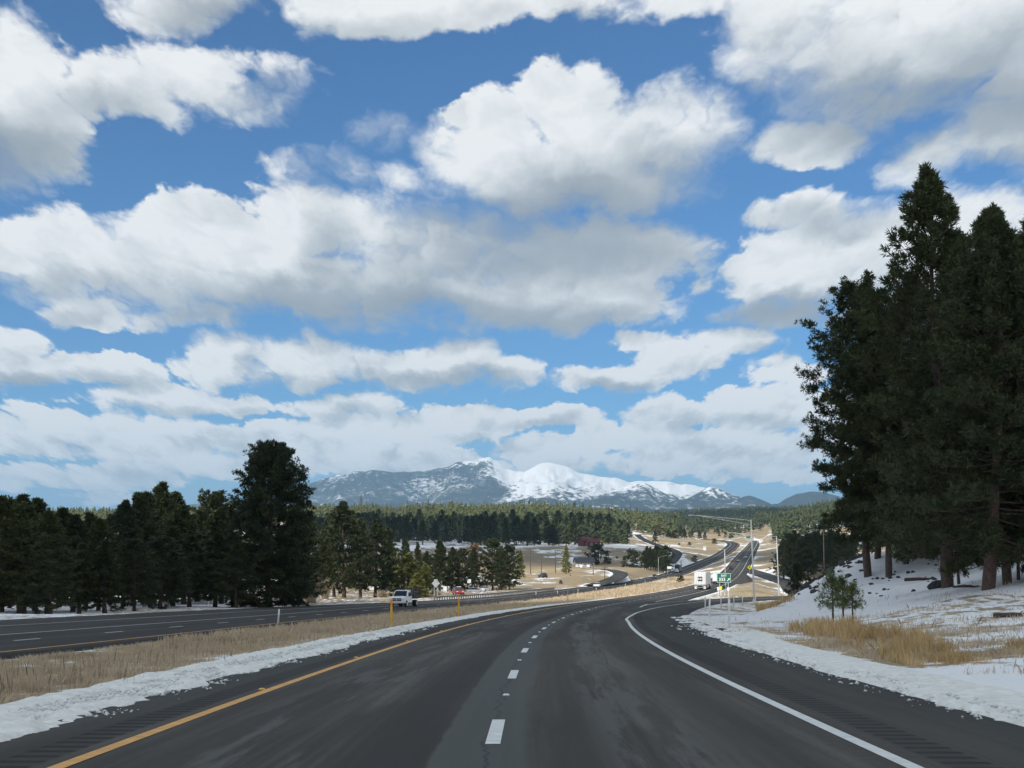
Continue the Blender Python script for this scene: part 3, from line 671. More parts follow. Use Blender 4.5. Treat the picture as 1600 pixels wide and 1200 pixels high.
# ================================================================== pines
def leaf_mat(name, dark, light, rnd=.5):
    m = bpy.data.materials.new(name); m.use_nodes = True; t = NT(m.node_tree); b = t.n['Principled BSDF']
    geo = t.new('ShaderNodeNewGeometry'); oi = t.new('ShaderNodeObjectInfo')
    n = t.noise(geo.outputs['Position'], .9, 3, .6)
    f = t.m('ADD', t.m('MULTIPLY', t.lin(n, .3, .7), .6), t.m('MULTIPLY', geo.outputs['Random Per Island'], .4))
    c = t.mix(f, dark, light)
    c = t.mix(t.m('MULTIPLY', oi.outputs['Random'], rnd), c, tuple(x * 1.5 for x in (light[0] * 1.15, light[1], light[2] * .7)))
    t.l.new(c, b.inputs['Base Color']); b.inputs['Roughness'].default_value = .65; b.inputs['Specular IOR Level'].default_value = .25
    return m
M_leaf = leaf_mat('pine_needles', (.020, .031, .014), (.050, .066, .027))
M_leafy = leaf_mat('sunlit_pine_needles', (.085, .11, .038), (.19, .205, .07))  # brighter, yellower copy of the needles: sunlight put into the colour
M_sap = leaf_mat('sapling_needles', (.05, .075, .03), (.11, .14, .05))
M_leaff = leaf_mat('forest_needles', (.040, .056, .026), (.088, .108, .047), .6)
M_bark = mat('pine_bark', (.075, .052, .040), .9, var=.45, vscale=6, bumps=.6)
M_barkr = mat('old_pine_bark', (.085, .055, .042), .9, var=.5, vscale=5, bumps=.7)
def tube_np(pts, rad, k=6):
    p = np.asarray(pts, float); r = np.asarray(rad, float); d = np.gradient(p, axis=0); d /= np.linalg.norm(d, axis=1)[:, None] + 1e-9
    ref = np.where(np.abs(d[:, 2:3]) > .8, np.array([[1., 0, 0]]), np.array([[0, 0, 1.]]))
    a = np.cross(d, ref); a /= np.linalg.norm(a, axis=1)[:, None]; b = np.cross(d, a)
    th = np.linspace(0, 2 * np.pi, k, endpoint=False)
    V = p[:, None] + r[:, None, None] * (a[:, None] * np.cos(th)[None, :, None] + b[:, None] * np.sin(th)[None, :, None])
    n = len(p); i = np.arange(n * k).reshape(n, k); j = np.roll(i, -1, 1)
    F = np.stack([i[:-1], j[:-1], j[1:], i[1:]], -1).reshape(-1, 4)
    return V.reshape(-1, 3), F
def join_np(parts):
    V = []; F = []; o = 0
    for v, f in parts: V.append(v); F.append(f + o); o += len(v)
    return np.concatenate(V), np.concatenate(F)
def profile(kind, t):
    if kind == 'round': return np.where(t < .35, .86 + .4 * t, np.sqrt(np.clip(1 - ((t - .35) / .67) ** 2, 0, 1)))
    if kind == 'egg': return np.where(t < .55, .60 + .40 * t / .55, np.sqrt(np.clip(1 - ((t - .55) / .47) ** 2, 0, 1)))
    if kind == 'spire': return np.minimum((1 - t) ** .78 * (1 - .45 * np.exp(-(1 - t) / .05)), .53)
    if kind == 'broad': return np.clip(1 - t ** 1.9, 0, 1) * (.9 + .1 * np.clip(t * 5, 0, 1))
    return (1 - t) ** .66 * (.9 + .1 * np.clip(t * 5, 0, 1)) + .03
def make_pine(name, H, Rm, cb, kind, nb, ntw, ntf, K, L, wd, seed, tr=.26, leaf=None, bark=None, gaps=.25, twig=True, var=(.66, 1.16)):
    """one prototype: returns (trunk mesh object, crown mesh object), both unlinked"""
    r = np.random.default_rng(seed)
    zs = np.linspace(-.6, H * .985, 14); bend = r.normal(0, .012 * H, 2)
    tx = bend[0] * np.sin(zs / H * 2.6) + .03 * np.sin(zs * .9 + seed); ty = bend[1] * np.sin(zs / H * 2.1)
    rad = tr * (1 - zs.clip(0) / H) ** .8 + .012; rad[0] = rad[1] = tr * 1.18
    wood = [tube_np(np.stack([tx, ty, zs], 1), rad, 10)]
    cen = []; dr = []
    for i in range(nb):
        t = (i + r.random()) / nb; t = t ** .92
        h = H * (cb + (1 - cb) * t) * .985
        az_ = i * 2.399963 + r.normal(0, .35)
        if vnoise(np.array([az_ * .8 % 6.3 + seed]), np.array([t * 7.0]), seed)[0] < gaps and t < .9: Lb = .45
        else: Lb = 1.0
        Lb *= Rm * profile(kind, t) * r.uniform(*var)
        Lb = max(Lb, .25)
        pitch = np.interp(t, [0, .25, .6, 1], [-.12, .05, .45, 1.15]) + r.normal(0, .12)
        s = np.linspace(0, 1, 6)
        curl = r.uniform(.1, .45)
        hor = Lb * s * np.cos(pitch * .9); ver = Lb * (s * np.sin(pitch) + curl * s * s * .5 - .18 * s * (1 - t))
        x0 = np.interp(h, zs, tx); y0 = np.interp(h, zs, ty)
        w_ = az_ + r.normal(0, .12) * s
        bp = np.stack([x0 + hor * np.cos(w_), y0 + hor * np.sin(w_), h + ver], 1)
        if twig: wood.append(tube_np(bp, np.linspace(max(.018, tr * .22 * (1 - .75 * t)), .010, 6), 4))
        nt = max(3, int(ntw * (.35 + .65 * Lb / Rm)))
        for j in range(nt):
            q = r.uniform(.12, 1.0) ** .7 if j else 1.0
            b0 = np.array([np.interp(q, s, bp[:, k]) for k in range(3)])
            sd_ = -1 if j % 2 else 1
            ta = az_ + sd_ * r.uniform(.3, 1.15) * (1 if j else .1)
            tl = Lb * r.uniform(.14, .34) * (1.25 - q * .55)
            td = np.array([np.cos(ta), np.sin(ta), r.uniform(.05, .75) + (t > .8) * .5]); td /= np.linalg.norm(td)
            e = b0 + td * tl
            if twig and tl > .25: wood.append(tube_np(np.stack([b0, (b0 + e) / 2 + (0, 0, -.03), e]), [.012, .009, .005], 3))
            for k in range(ntf):
                f_ = 1 - k / ntf * .62
                cen.append(b0 + td * tl * f_ + r.normal(0, .10 + .03 * tl, 3)); dr.append(td)
    for k in range(10): cen.append((tx[-1], ty[-1], H * (1 - .012 * k))); dr.append((0, 0, 1.))
    cen = np.array(cen); dr = np.array(dr); N = len(cen)
    d = dr[:, None] * .75 + r.normal(0, .62, (N, K, 3)) + (0, 0, .18); d /= np.linalg.norm(d, axis=2)[:, :, None]
    ln = L * r.uniform(.65, 1.15, (N, K, 1)); side = np.cross(d, r.normal(0, 1, (N, K, 3))); side /= np.linalg.norm(side, axis=2)[:, :, None]
    c = cen[:, None] + d * .02; w2 = wd * r.uniform(.7, 1.3, (N, K, 1)) * .5
    V = np.stack([c - side * w2 * .5, c + side * w2 * .5, c + d * ln * .6 + side * w2, c + d * ln, c + d * ln * .6 - side * w2], 2)
    # two triangles' worth of outline folded into a kite: base, flank, tip, flank
    V = np.stack([c, c + d * ln * .55 + side * w2, c + d * ln, c + d * ln * .55 - side * w2], 2).reshape(-1, 3)
    F = np.arange(len(V)).reshape(-1, 4)
    tv, tf_ = join_np(wood)
    tk = mesh_np('trunk', tv, tf_, bark or M_bark, smooth=True, link_it=False)
    cr = mesh_np('crown', V, F, leaf or M_leaf, link_it=False)
    return (tk, cr, H)
NEAR = [
 make_pine('a', 20, 6.0, .08, 'spire', 175, 12, 5, 11, .36, .06, 11, .26, gaps=.22),
 make_pine('b', 20, 4.6, .08, 'cone', 170, 13, 5, 11, .36, .06, 12, .25, gaps=.2),
 make_pine('c', 18, 4.6, .10, 'broad', 180, 14, 5, 11, .36, .06, 13, .29, bark=M_barkr, gaps=.15),
]
NEAR.append(make_pine('e', 20, 4.1, .13, 'egg', 150, 13, 5, 11, .36, .06, 15, .24, gaps=.25))
BIG = [make_pine('d', 20, 5.5, .02, 'round', 300, 14, 4, 9, .46, .10, 14, .36, gaps=.0, var=(.86, 1.06))]
MID = [make_pine('m', 14, rm, cb, kd, 95, 9, 3, 8, .52, .13, 20 + i, .24, gaps=gp, leaf=lf) for i, (rm, cb, kd, gp, lf) in enumerate(
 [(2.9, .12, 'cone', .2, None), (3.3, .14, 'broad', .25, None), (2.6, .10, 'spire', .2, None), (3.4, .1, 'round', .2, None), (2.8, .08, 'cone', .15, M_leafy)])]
SML = [make_pine('s', 14, rm, .16, kd, 46, 5, 2, 6, 1.0, .42, 30 + i, .24, twig=False, gaps=.15, leaf=lf) for i, (rm, kd, lf) in enumerate([(2.7, 'cone', None), (2.3, 'spire', None), (3.0, 'broad', None), (3.2, 'cone', M_leafy)])]
SAP = [make_pine('y', 2.2, .72, .36, 'broad', 24, 5, 2, 16, .24, .022, 41 + i, .05, leaf=M_sap, gaps=.3) for i in range(2)]
SAPD = make_pine('z', 4, 1.5, .05, 'broad', 40, 6, 3, 12, .30, .05, 44, .09, gaps=.3)
NTREE = 0
def plant(proto, x, y, H, label, group=None, rz=None, sx=1.0, name='pine_tree', z=None, tilt=0.0):
    global NTREE
    tk, cr, h0 = proto; NTREE += 1; rr = random.Random(NTREE)
    k = H / h0; zz = float(gz_at(x, y)) if z is None else z
    root = empty(name, (x, y, zz - .05), rr.uniform(0, 6.28) if rz is None else rz, label, 'tree', group)
    root.rotation_euler[0] = rr.uniform(-.02, .02) + tilt
    root.scale = (k * sx, k * sx, k)
    for o in (tk, cr):
        c = o.copy(); c.parent = root; C.objects.link(c)
    return root
def tree_px(proto, px, Y, top, label, group=None, **kw):
    x = (px - 800) / FPX * Y; z = float(gz_at(x, Y)); H = P(px, top, Y)[2] - z
    return plant(proto, x, Y, max(H, 1.0), label, group, **kw)
# ---- tall pines on the snowy bank, right
gR = 'tall pines on the snowy bank'
tree_px(NEAR[0], 1476, 90, 262, 'tallest pine on the snowy bank, its narrow spire rising above the others', gR, sx=.98, rz=.4)
tree_px(NEAR[2], 1538, 76, 345, 'pine with the thick red brown trunk at the front of the bank', gR, sx=.98, rz=1.0)
tree_px(NEAR[1], 1568, 78.5, 330, 'dark pine pressed against the right side of the thick red brown trunk', gR, sx=.9, rz=2.2)
tree_px(NEAR[3], 1352, 116, 466, 'outermost pine of the bank, its ragged crown reaching left over the road side', gR, sx=1.0, rz=.2)
tree_px(NEAR[3], 1385, 114, 500, 'pine with the straight pale brown trunk second in from the end of the bank', gR, sx=.95, rz=4)
tree_px(NEAR[1], 1412, 119, 545, 'pine just left of the tallest spire on the bank', gR, sx=.95, rz=5)
tree_px(NEAR[0], 1442, 122, 430, 'slim pine half hidden behind the tallest spire', gR, sx=1.1)
tree_px(NEAR[3], 1368, 124, 540, 'shorter dark pine behind the outermost pine of the bank', gR, sx=1.1)
tree_px(NEAR[1], 1506, 108, 370, 'pine behind and between the tallest spire and the thick red brown trunk', gR, sx=.95)
tree_px(NEAR[1], 1605, 84, 372, 'dark pine cut by the right edge of the photo', gR, sx=1.0)
tree_px(NEAR[2], 1560, 118, 400, 'pine deep in the stand at the right edge', gR)
tree_px(NEAR[1], 1640, 96, 330, 'pine beyond the right edge of the stand', gR)
tree_px(NEAR[2], 1690, 80, 300, 'broad pine beyond the right edge nearest the road', gR)
tree_px(NEAR[0], 1462, 138, 520, 'slender trunk standing alone in the snow behind the bank', gR, sx=.9)
tree_px(MID[2], 1493, 95, 700, 'small dark pine under the tallest spire with a snow covered foot', gR, sx=.6)
tree_px(MID[0], 1586, 82, 640, 'thin pole like pine right of the thick red brown trunk', gR, sx=.55)
tree_px(MID[2], 1522, 128, 600, 'thin pine far back in the snow between the big trunks', gR, sx=.7)
tree_px(MID[2], 1425, 150, 640, 'thin pine behind the left hand trunks in the snow', gR, sx=.7)
for i, (dx, dy, h) in enumerate([(0, 0, 2.0), (.55, .3, 1.75), (.85, -.2, 1.5)]):
    x0, y0 = xat(1300, 72), 72
    plant(SAP[i % 2], x0 + dx, y0 + dy, h, ['leftmost and tallest sapling of the three on the snowy slope', 'middle sapling of the three on the snowy slope', 'rightmost and smallest sapling of the three on the snowy slope'][i], 'pine saplings on the snowy slope', name='pine_sapling')
tree_px(SAPD, 1241, 146, 884, 'small dark pine at the foot of the rocky slope beside the second light pole', name='pine_sapling', sx=.9)
tree_px(SAPD, 1262, 138, 905, 'lowest dark pine bush on the edge of the rocky slope', name='pine_sapling', sx=1.1)
# ---- pine wall left of the westbound road
gL = 'dark pines beyond the westbound road'
tree_px(BIG[0], 421, 190, 711, 'huge round crowned pine towering over the tree wall on the left', sx=.98, rz=.5)
WALL = [(-30,160,780),(3,150,789),(22,185,792),(38,165,775),(62,175,781),(80,160,800),(98,190,796),(120,170,806),(140,200,803),(160,175,812),(178,215,806),(198,190,784),(214,205,773),(232,215,772),
        (257,225,756),(276,235,772),(292,210,792),(312,225,800),(334,240,779),(350,215,795),(470,225,800),(452,212,812),(484,236,806),(10,172,830),(45,152,835),(85,148,845),(130,158,850),(170,160,846),(215,168,850),(255,178,848),(300,185,838),(340,190,835),(372,184,850),(-60,150,790),(-90,170,785),(60,210,800),(110,230,805),(150,240,808),(240,190,820),(275,196,825)]
pr = random.Random(5)
ORD = 'first second third fourth fifth sixth seventh eighth ninth tenth eleventh twelfth thirteenth fourteenth fifteenth sixteenth seventeenth eighteenth nineteenth twentieth twenty-first twenty-second twenty-third twenty-fourth twenty-fifth'.split()
for i, (px, Y, top) in enumerate(WALL):
    lab = 'low dark pine filling the foot of the tree wall beyond the westbound road'
    g = gL
    if top < 812 and Y > 145 and i < 23:
        k_o = sorted(q[0] for q in WALL[:23]).index(px); lab = ORD[k_o] + ' tall pine from the left edge in the tree wall beyond the westbound road'
    if (px, top) == (257, 756): lab = 'pine with a thin feathery top standing above the tree wall'; g = None
    if (px, top) == (38, 775): lab = 'pointed pine near the left edge of the photo rising above its neighbours'; g = None
    if (px, top) == (334, 779): lab = 'narrow pointed pine just left of the huge round crowned pine'; g = None
    tree_px(MID[[0, 1, 3, 1, 2][pr.randrange(5)]] if px != 257 else MID[1], px, Y, top, lab, g, sx=pr.uniform(1.15, 1.5) * (1.25 if top > 815 else 1))
MIDT = [(540,282,786,1,1.25,'tall dark pine between the bare willow and the white truck'),(524,300,812,0,1.1,None),(565,300,812,0,1.1,None),(588,310,813,1,1.2,None),(508,270,830,2,1.2,None),(605,360,826,0,1.1,None),
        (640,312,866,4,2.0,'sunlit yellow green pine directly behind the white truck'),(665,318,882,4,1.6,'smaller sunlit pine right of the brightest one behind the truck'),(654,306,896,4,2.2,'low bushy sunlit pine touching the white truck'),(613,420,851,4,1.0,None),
        (688,395,846,0,1.2,None),(668,420,862,1,1.1,None),(706,402,856,1,1.25,None),(722,410,862,3,1.1,None),(742,425,857,0,1.0,None),(770,430,848,3,1.25,None),(796,425,856,3,1.2,'round dark pine at the right end of the roadside clump'),(783,440,856,1,1.2,None),
        (633,480,842,0,1.0,None),(655,520,848,2,1.0,None),(686,560,842,2,1.0,None),(812,600,860,4,.9,None),(884,650,853,4,.95,'lone sunlit pine standing in the pale meadow')]
_un = sorted(q[0] for q in MIDT if not q[5])
for (px, Y, top, k, sx, lab) in MIDT:
    tree_px(MID[k], px, Y, top, lab or ORD[_un.index(px)] + ' pine from the left among the roadside pines around the truck stop', None if lab else 'pines around the truck stop', sx=sx)
# ---- clumps and rows farther out
for i in range(13):
    px = 1004 + 34 * (i / 12) + pr.uniform(-2, 2); Y = 840 + pr.uniform(-25, 40)
    tree_px(MID[pr.randrange(4)], px, Y, 852 + pr.uniform(0, 9), 'dark pine in the tight clump left of the far curve', 'pines in the tight clump by the far curve', sx=1.2)
for i in range(27):
    px = 1224 + 105 * (i / 26) + pr.uniform(-3, 3); Y = 570 + pr.uniform(-40, 60)
    tree_px(MID[pr.randrange(4)], px, Y, 829 + pr.uniform(0, 12) + (8 if px < 1235 else 0), 'dark pine in the clump behind the second light pole', 'pines behind the second light pole', sx=1.3)
for i in range(125):
    px = 478 + 505 * ((i + pr.random()) / 125); Y = pr.uniform(1180, 1620)
    x = xat(px, Y)
    if px > 900: Y = pr.uniform(1450, 1750); x = xat(px, Y)
    plant(SML[pr.randrange(3)], x, Y, pr.uniform(16, 23) * (.8 if px > 960 else 1), 'dark pine in the shaded row across the snowy meadow', 'pines in the shaded row across the meadow', sx=pr.uniform(1.25, 1.7))
for (px, Y, top) in [(1023,1500,831),(1063,1900,822),(1068,1850,826),(1080,1950,828),(1092,1900,829),(1100,1920,831),(1052,1800,826),(1043,1830,828)]:
    tree_px(SML[0], px, Y, top, 'pine at the forest edge above the golden slope', 'pines at the edge of the golden slope', sx=1.2)
# ---- far woods
def forest(n, pxr, Yr, hr, seed, leaf, label, keep=None, k=(9, 3)):
    r = np.random.default_rng(seed); px = r.uniform(*pxr, n * 2); Y = np.sqrt(r.uniform(Yr[0] ** 2, Yr[1] ** 2, n * 2)); X = (px - 800) / FPX * Y
    _, g_ = cover(X, Y); e, _ = foot_dist(X, Y); m_ = (e > 14)
    if keep is not None: m_ &= keep(X, Y, g_)
    X, Y = X[m_][:n], Y[m_][:n]; n = len(X); H = r.uniform(*hr, n) * (.55 + .75 * fbm(X / 45, Y / 90, 3, seed)); Z = gz_at(X, Y)
    nc = k[0]; B = k[1]
    t = np.linspace(.12, .97, nc)[None, :, None] + r.uniform(-.04, .04, (n, nc, 1)); a = r.uniform(0, 6.28, (n, nc, B))
    rad = (H[:, None, None] * .23 * (1 - t) ** .6 + .3) * r.uniform(.6, 1.2, (n, nc, B))
    hb = H[:, None, None] * np.repeat(t, B, 2); th = H[:, None, None] * r.uniform(.10, .17, (n, nc, B))
    c = np.stack([X[:, None, None] + 0 * a, Y[:, None, None] + 0 * a, Z[:, None, None] + hb], -1)
    o = np.stack([np.cos(a), np.sin(a), 0 * a], -1); s = np.stack([-np.sin(a), np.cos(a), 0 * a], -1)
    w_ = rad[..., None] * .62
    V = np.stack([c + np.array([0, 0, 1]) * th[..., None] * .9 - o * w_ * .2, c + o * rad[..., None] * .7 + s * w_, c + o * rad[..., None] * 1.15 + np.array([0, 0, 1]) * (-th[..., None] * .3), c + o * rad[..., None] * .7 - s * w_], -2).reshape(-1, 3)
    F = np.arange(len(V)).reshape(-1, 4)
    # stems
    sw = .16; d = np.array([[-sw, 0, 0], [sw, 0, 0], [sw, 0, 1], [-sw, 0, 1]]); b = np.stack([X, Y, Z - .5], 1)[:, None] + d[None] * np.stack([np.ones(n), np.ones(n), H * .8], 1)[:, None]
    V2 = b.reshape(-1, 3); F2 = np.arange(len(V2)).reshape(-1, 4) + len(V)
    o_ = mesh_np('pine_forest', np.concatenate([V, V2]), np.concatenate([F, F2]), None, mats=[leaf, M_bark], fm=[0] * len(F) + [1] * len(F2))
    return tag(o_, label, kind='stuff')
forest(5200, (-250, 1060), (1750, 2900), (12, 20), 1, M_leaff, 'sunlit pine forest on the rise below the mountains', lambda X, Y, g: (g < .75))
forest(900, (1020, 1350), (2000, 2600), (12, 18), 9, M_leaff, 'pine forest behind the golden slope', lambda X, Y, g: (g < .86))
forest(3600, (1120, 1700), (1450, 2500), (12, 19), 2, M_leaff, 'sunlit pine forest on the hillside right of the highway', lambda X, Y, g: (g < .62) & (X / Y > .152) & (fbm(X / 60, Y / 90, 3, 5) < .60))
forest(2600, (850, 1320), (3800, 4900), (13, 20), 3, M_leaff, 'dark distant pine forest under a cloud shadow')
forest(500, (-500, 480), (330, 1500), (11, 17), 4, M_leaf, 'shaded pine forest behind the tree wall', lambda X, Y, g: X < -90)
forest(750, (480, 980), (1250, 1750), (14, 20), 6, M_leaf, 'inner trees of the shaded pine row')
forest(200, (1330, 1800), (500, 1400), (11, 17), 5, M_leaf, 'pine forest behind the snowy bank')
# ================================================================== mesh builder for man-made things
class MB:
    def __init__(s): s.V = []; s.F = []
    def add(s, v, f): o = len(s.V); s.V += [tuple(map(float, q)) for q in v]; s.F += [tuple(i + o for i in q) for q in f]; return s
    def box(s, x0, x1, y0, y1, z0, z1, bev=0.0, tx=0.0, ty=0.0):
        """box; tx / ty pull the top in"""
        if bev <= 0:
            v = [(x0, y0, z0), (x1, y0, z0), (x1, y1, z0), (x0, y1, z0), (x0 + tx, y0 + ty, z1), (x1 - tx, y0 + ty, z1), (x1 - tx, y1 - ty, z1), (x0 + tx, y1 - ty, z1)]
            return s.add(v, [(0, 3, 2, 1), (4, 5, 6, 7), (0, 1, 5, 4), (1, 2, 6, 5), (2, 3, 7, 6), (3, 0, 4, 7)])
        bm = bmesh.new(); bmesh.ops.create_cube(bm, size=1)
        for q in bm.verts:
            q.co = ((x0 + x1) / 2 + q.co.x * (x1 - x0), (y0 + y1) / 2 + q.co.y * (y1 - y0), (z0 + z1) / 2 + q.co.z * (z1 - z0))
        bmesh.ops.bevel(bm, geom=list(bm.edges), offset=bev, segments=2, affect='EDGES')
        bm.verts.index_update(); s.add([q.co[:] for q in bm.verts], [[q.index for q in f.verts] for f in bm.faces]); bm.free(); return s
    def tube(s, pts, rad, k=8, cap=True):
        if np.ndim(rad) == 0: rad = [rad] * len(pts)
        v, f = tube_np(pts, rad, k); s.add(v, f)
        if cap:
            o = len(s.V) - len(v); s.F.append(tuple(o + i for i in range(k))[::-1]); s.F.append(tuple(o + len(v) - k + i for i in range(k)))
        return s
    def cyl(s, c, axis_, r, h, k=16):
        c = np.array(c, float); d = np.array({'x': (1, 0, 0), 'y': (0, 1, 0), 'z': (0, 0, 1)}[axis_], float) * h / 2
        return s.tube([c - d, c + d], r, k)
    def prism(s, prof, y0, y1, taper=None):
        """profile in x-z extruded along y; taper: inset of points above a height"""
        n = len(prof); ins = [0.0 if taper is None or p[1] < taper[0] else taper[1] * (p[1] - taper[0]) for p in prof]
        v = [(p[0], y0 + i_, p[1]) for p, i_ in zip(prof, ins)] + [(p[0], y1 - i_, p[1]) for p, i_ in zip(prof, ins)]
        f = [tuple(range(n))[::-1], tuple(range(n, 2 * n))] + [(i, (i + 1) % n, (i + 1) % n + n, i + n) for i in range(n)]
        return s.add(v, f)
    def rev(s, prof, k=20, c=(0, 0, 0)):
        th = [2 * math.pi * i / k for i in range(k)]
        v = [(c[0] + r * math.cos(a), c[1] + r * math.sin(a), c[2] + z) for r, z in prof for a in th]
        f = [(i * k + j, i * k + (j + 1) % k, (i + 1) * k + (j + 1) % k, (i + 1) * k + j) for i in range(len(prof) - 1) for j in range(k)]
        return s.add(v, f)
    def build(s, name, m, parent=None, smooth=False, loc=None, rot=None):
        me = bpy.data.meshes.new(name); me.from_pydata(s.V, [], s.F)
        bm = bmesh.new(); bm.from_mesh(me); bmesh.ops.recalc_face_normals(bm, faces=bm.faces); bm.to_mesh(me); bm.free()
        me.materials.append(m)
        if smooth: me.polygons.foreach_set('use_smooth', [True] * len(me.polygons))
        o = bpy.data.objects.new(name, me); link(o, parent)
        if loc: o.location = loc
        if rot: o.rotation_euler = rot
        return o
def text(body, size, m, parent, loc, rot, name='lettering', ax='CENTER'):
    c = bpy.data.curves.new(name, 'FONT'); c.body = body; c.size = size; c.align_x = ax; c.align_y = 'CENTER'; c.extrude = .004; c.offset = size * .018
    c.materials.append(m); tmp = bpy.data.objects.new('tmp', c); C.objects.link(tmp); bpy.context.view_layer.update()
    me = bpy.data.meshes.new_from_object(tmp.evaluated_get(bpy.context.evaluated_depsgraph_get())); me.name = name
    bpy.data.objects.remove(tmp); bpy.data.curves.remove(c)
    o = bpy.data.objects.new(name, me); link(o, parent); o.location = loc; o.rotation_euler = rot; return o
P_white = mat('white_vehicle_paint', (.78, .79, .80), .35)
P_silver = mat('silver_paint', (.42, .45, .48), .35, metal=.3)
P_dark = mat('dark_vehicle_paint', (.018, .020, .026), .3)
P_blue = mat('dark_blue_paint', (.025, .040, .085), .35)
P_red = mat('red_vehicle_paint', (.30, .022, .018), .4)
P_glass = mat('vehicle_glass', (.02, .028, .034), .08)
P_rub = mat('tyre_rubber', (.018, .018, .019), .85)
P_chr = mat('bright_metal', (.6, .61, .62), .3, metal=.8)
P_blk = mat('black_plastic', (.022, .022, .024), .6)
P_galv = mat('galvanised_steel', (.43, .45, .46), .45, metal=.35, var=.15, vscale=2)
P_yel = mat('yellow_post_plastic', (.75, .42, .02), .5)
P_ysgn = mat('yellow_sign_sheeting', (.85, .72, .03), .5)
P_wpl = mat('white_post_plastic', (.72, .73, .72), .5, var=.08)
P_green = mat('green_sign_sheeting', (.0, .13, .09), .5)
P_wsgn = mat('white_sign_sheeting', (.82, .84, .83), .5)
P_refl = mat('reflector_sheeting', (.85, .85, .8), .3)
P_wood = mat('weathered_wood', (.075, .062, .05), .9, var=.3, vscale=4)
P_tan = mat('tan_boards', (.52, .42, .27), .85, var=.2, vscale=4)
P_rail = mat('dull_guardrail_steel', (.20, .21, .22), .6, metal=.2)
P_rock = mat('dark_basalt', (.045, .043, .045), .95, var=.45, vscale=3, bumps=.8)
P_amber = mat('amber_lens', (.8, .25, .02), .3); P_redl = mat('red_lens', (.5, .02, .015), .3); P_lamp = mat('headlamp_glass', (.75, .78, .8), .15)
def heading(fx, Y, back=False):
    a = math.atan2(float(fx(Y + 4) - fx(Y - 4)), 8.0); return math.pi / 2 - a + (math.pi if back else 0)
def on_road(fx, fz, Y, off): 
    a = math.atan2(float(fx(Y + 4) - fx(Y - 4)), 8.0); y = Y - off * math.sin(a)
    return (float(fx(Y)) + off * math.cos(a), y, float(fz(y)))
def wheel(root, x, y, r, w_, name='wheel', rim=True):
    o = MB().tube([(x, y - w_ / 2, r), (x, y - w_ / 2 + .03, r), (x, y + w_ / 2 - .03, r), (x, y + w_ / 2, r)], [r * .93, r, r, r * .93], 18).build(name, P_rub, root, smooth=False)
    if rim: MB().cyl((x, y + (.02 + w_ / 2) * (1 if y > 0 else -1) * .5, r), 'y', r * .58, w_ * .55 + .03, 12).build('rim', P_chr, o)
    return o
def car(loc, rz, paint, label, cat='car', group=None, kind='sedan', name='parked_car', scale=1.0):
    root = empty(name, loc, rz, label, cat, group); root.scale = (scale,) * 3
    L, W = (4.7, 1.82) if kind == 'sedan' else (4.75, 1.92)
    if kind == 'sedan':
        low = [(-2.3, .35), (-2.35, .62), (-2.28, .92), (-1.6, .98), (1.0, .93), (1.9, .82), (2.28, .66), (2.35, .42), (2.2, .28), (-2.2, .28)]
        cab = [(-1.75, .95), (-1.1, 1.38), (-.6, 1.45), (.15, 1.43), (1.15, .92)]
    else:
        low = [(-2.3, .42), (-2.36, .8), (-2.3, 1.1), (1.0, 1.08), (2.0, 1.0), (2.3, .85), (2.36, .5), (2.2, .34), (-2.2, .34)]
        cab = [(-2.28, 1.06), (-2.05, 1.66), (-1.7, 1.76), (.1, 1.76), (.35, 1.70), (1.1, 1.06)]
    MB().prism(low, -W / 2, W / 2, (.6, .12)).build('body', paint, root)
    MB().prism(cab, -W / 2 + .09, W / 2 - .09, (.9, .28)).build('cabin', P_glass, root)
    top = [p for p in cab if p[1] > (1.35 if kind == 'sedan' else 1.6)]
    z1 = max(p[1] for p in top); MB().box(min(p[0] for p in top) + .03, max(p[0] for p in top) - .02, -W / 2 + .24, W / 2 - .24, z1 - .04, z1 + .025, .02).build('roof', paint, root)
    for x in (-1.42, 1.42):
        for y in (-W / 2 + .10, W / 2 - .10): wheel(root, x, y, .33 if kind == 'sedan' else .37, .22)
    for y in (-.62, .62):
        MB().box(2.22, 2.36, y - .2, y + .2, .62 if kind == 'sedan' else .78, .74 if kind == 'sedan' else .92, .02).build('headlight', P_lamp, root)
        MB().box(-2.38, -2.27, y - .16, y + .16, .68 if kind == 'sedan' else .85, .84 if kind == 'sedan' else 1.02, .02).build('tail_light', P_redl, root)
    return root
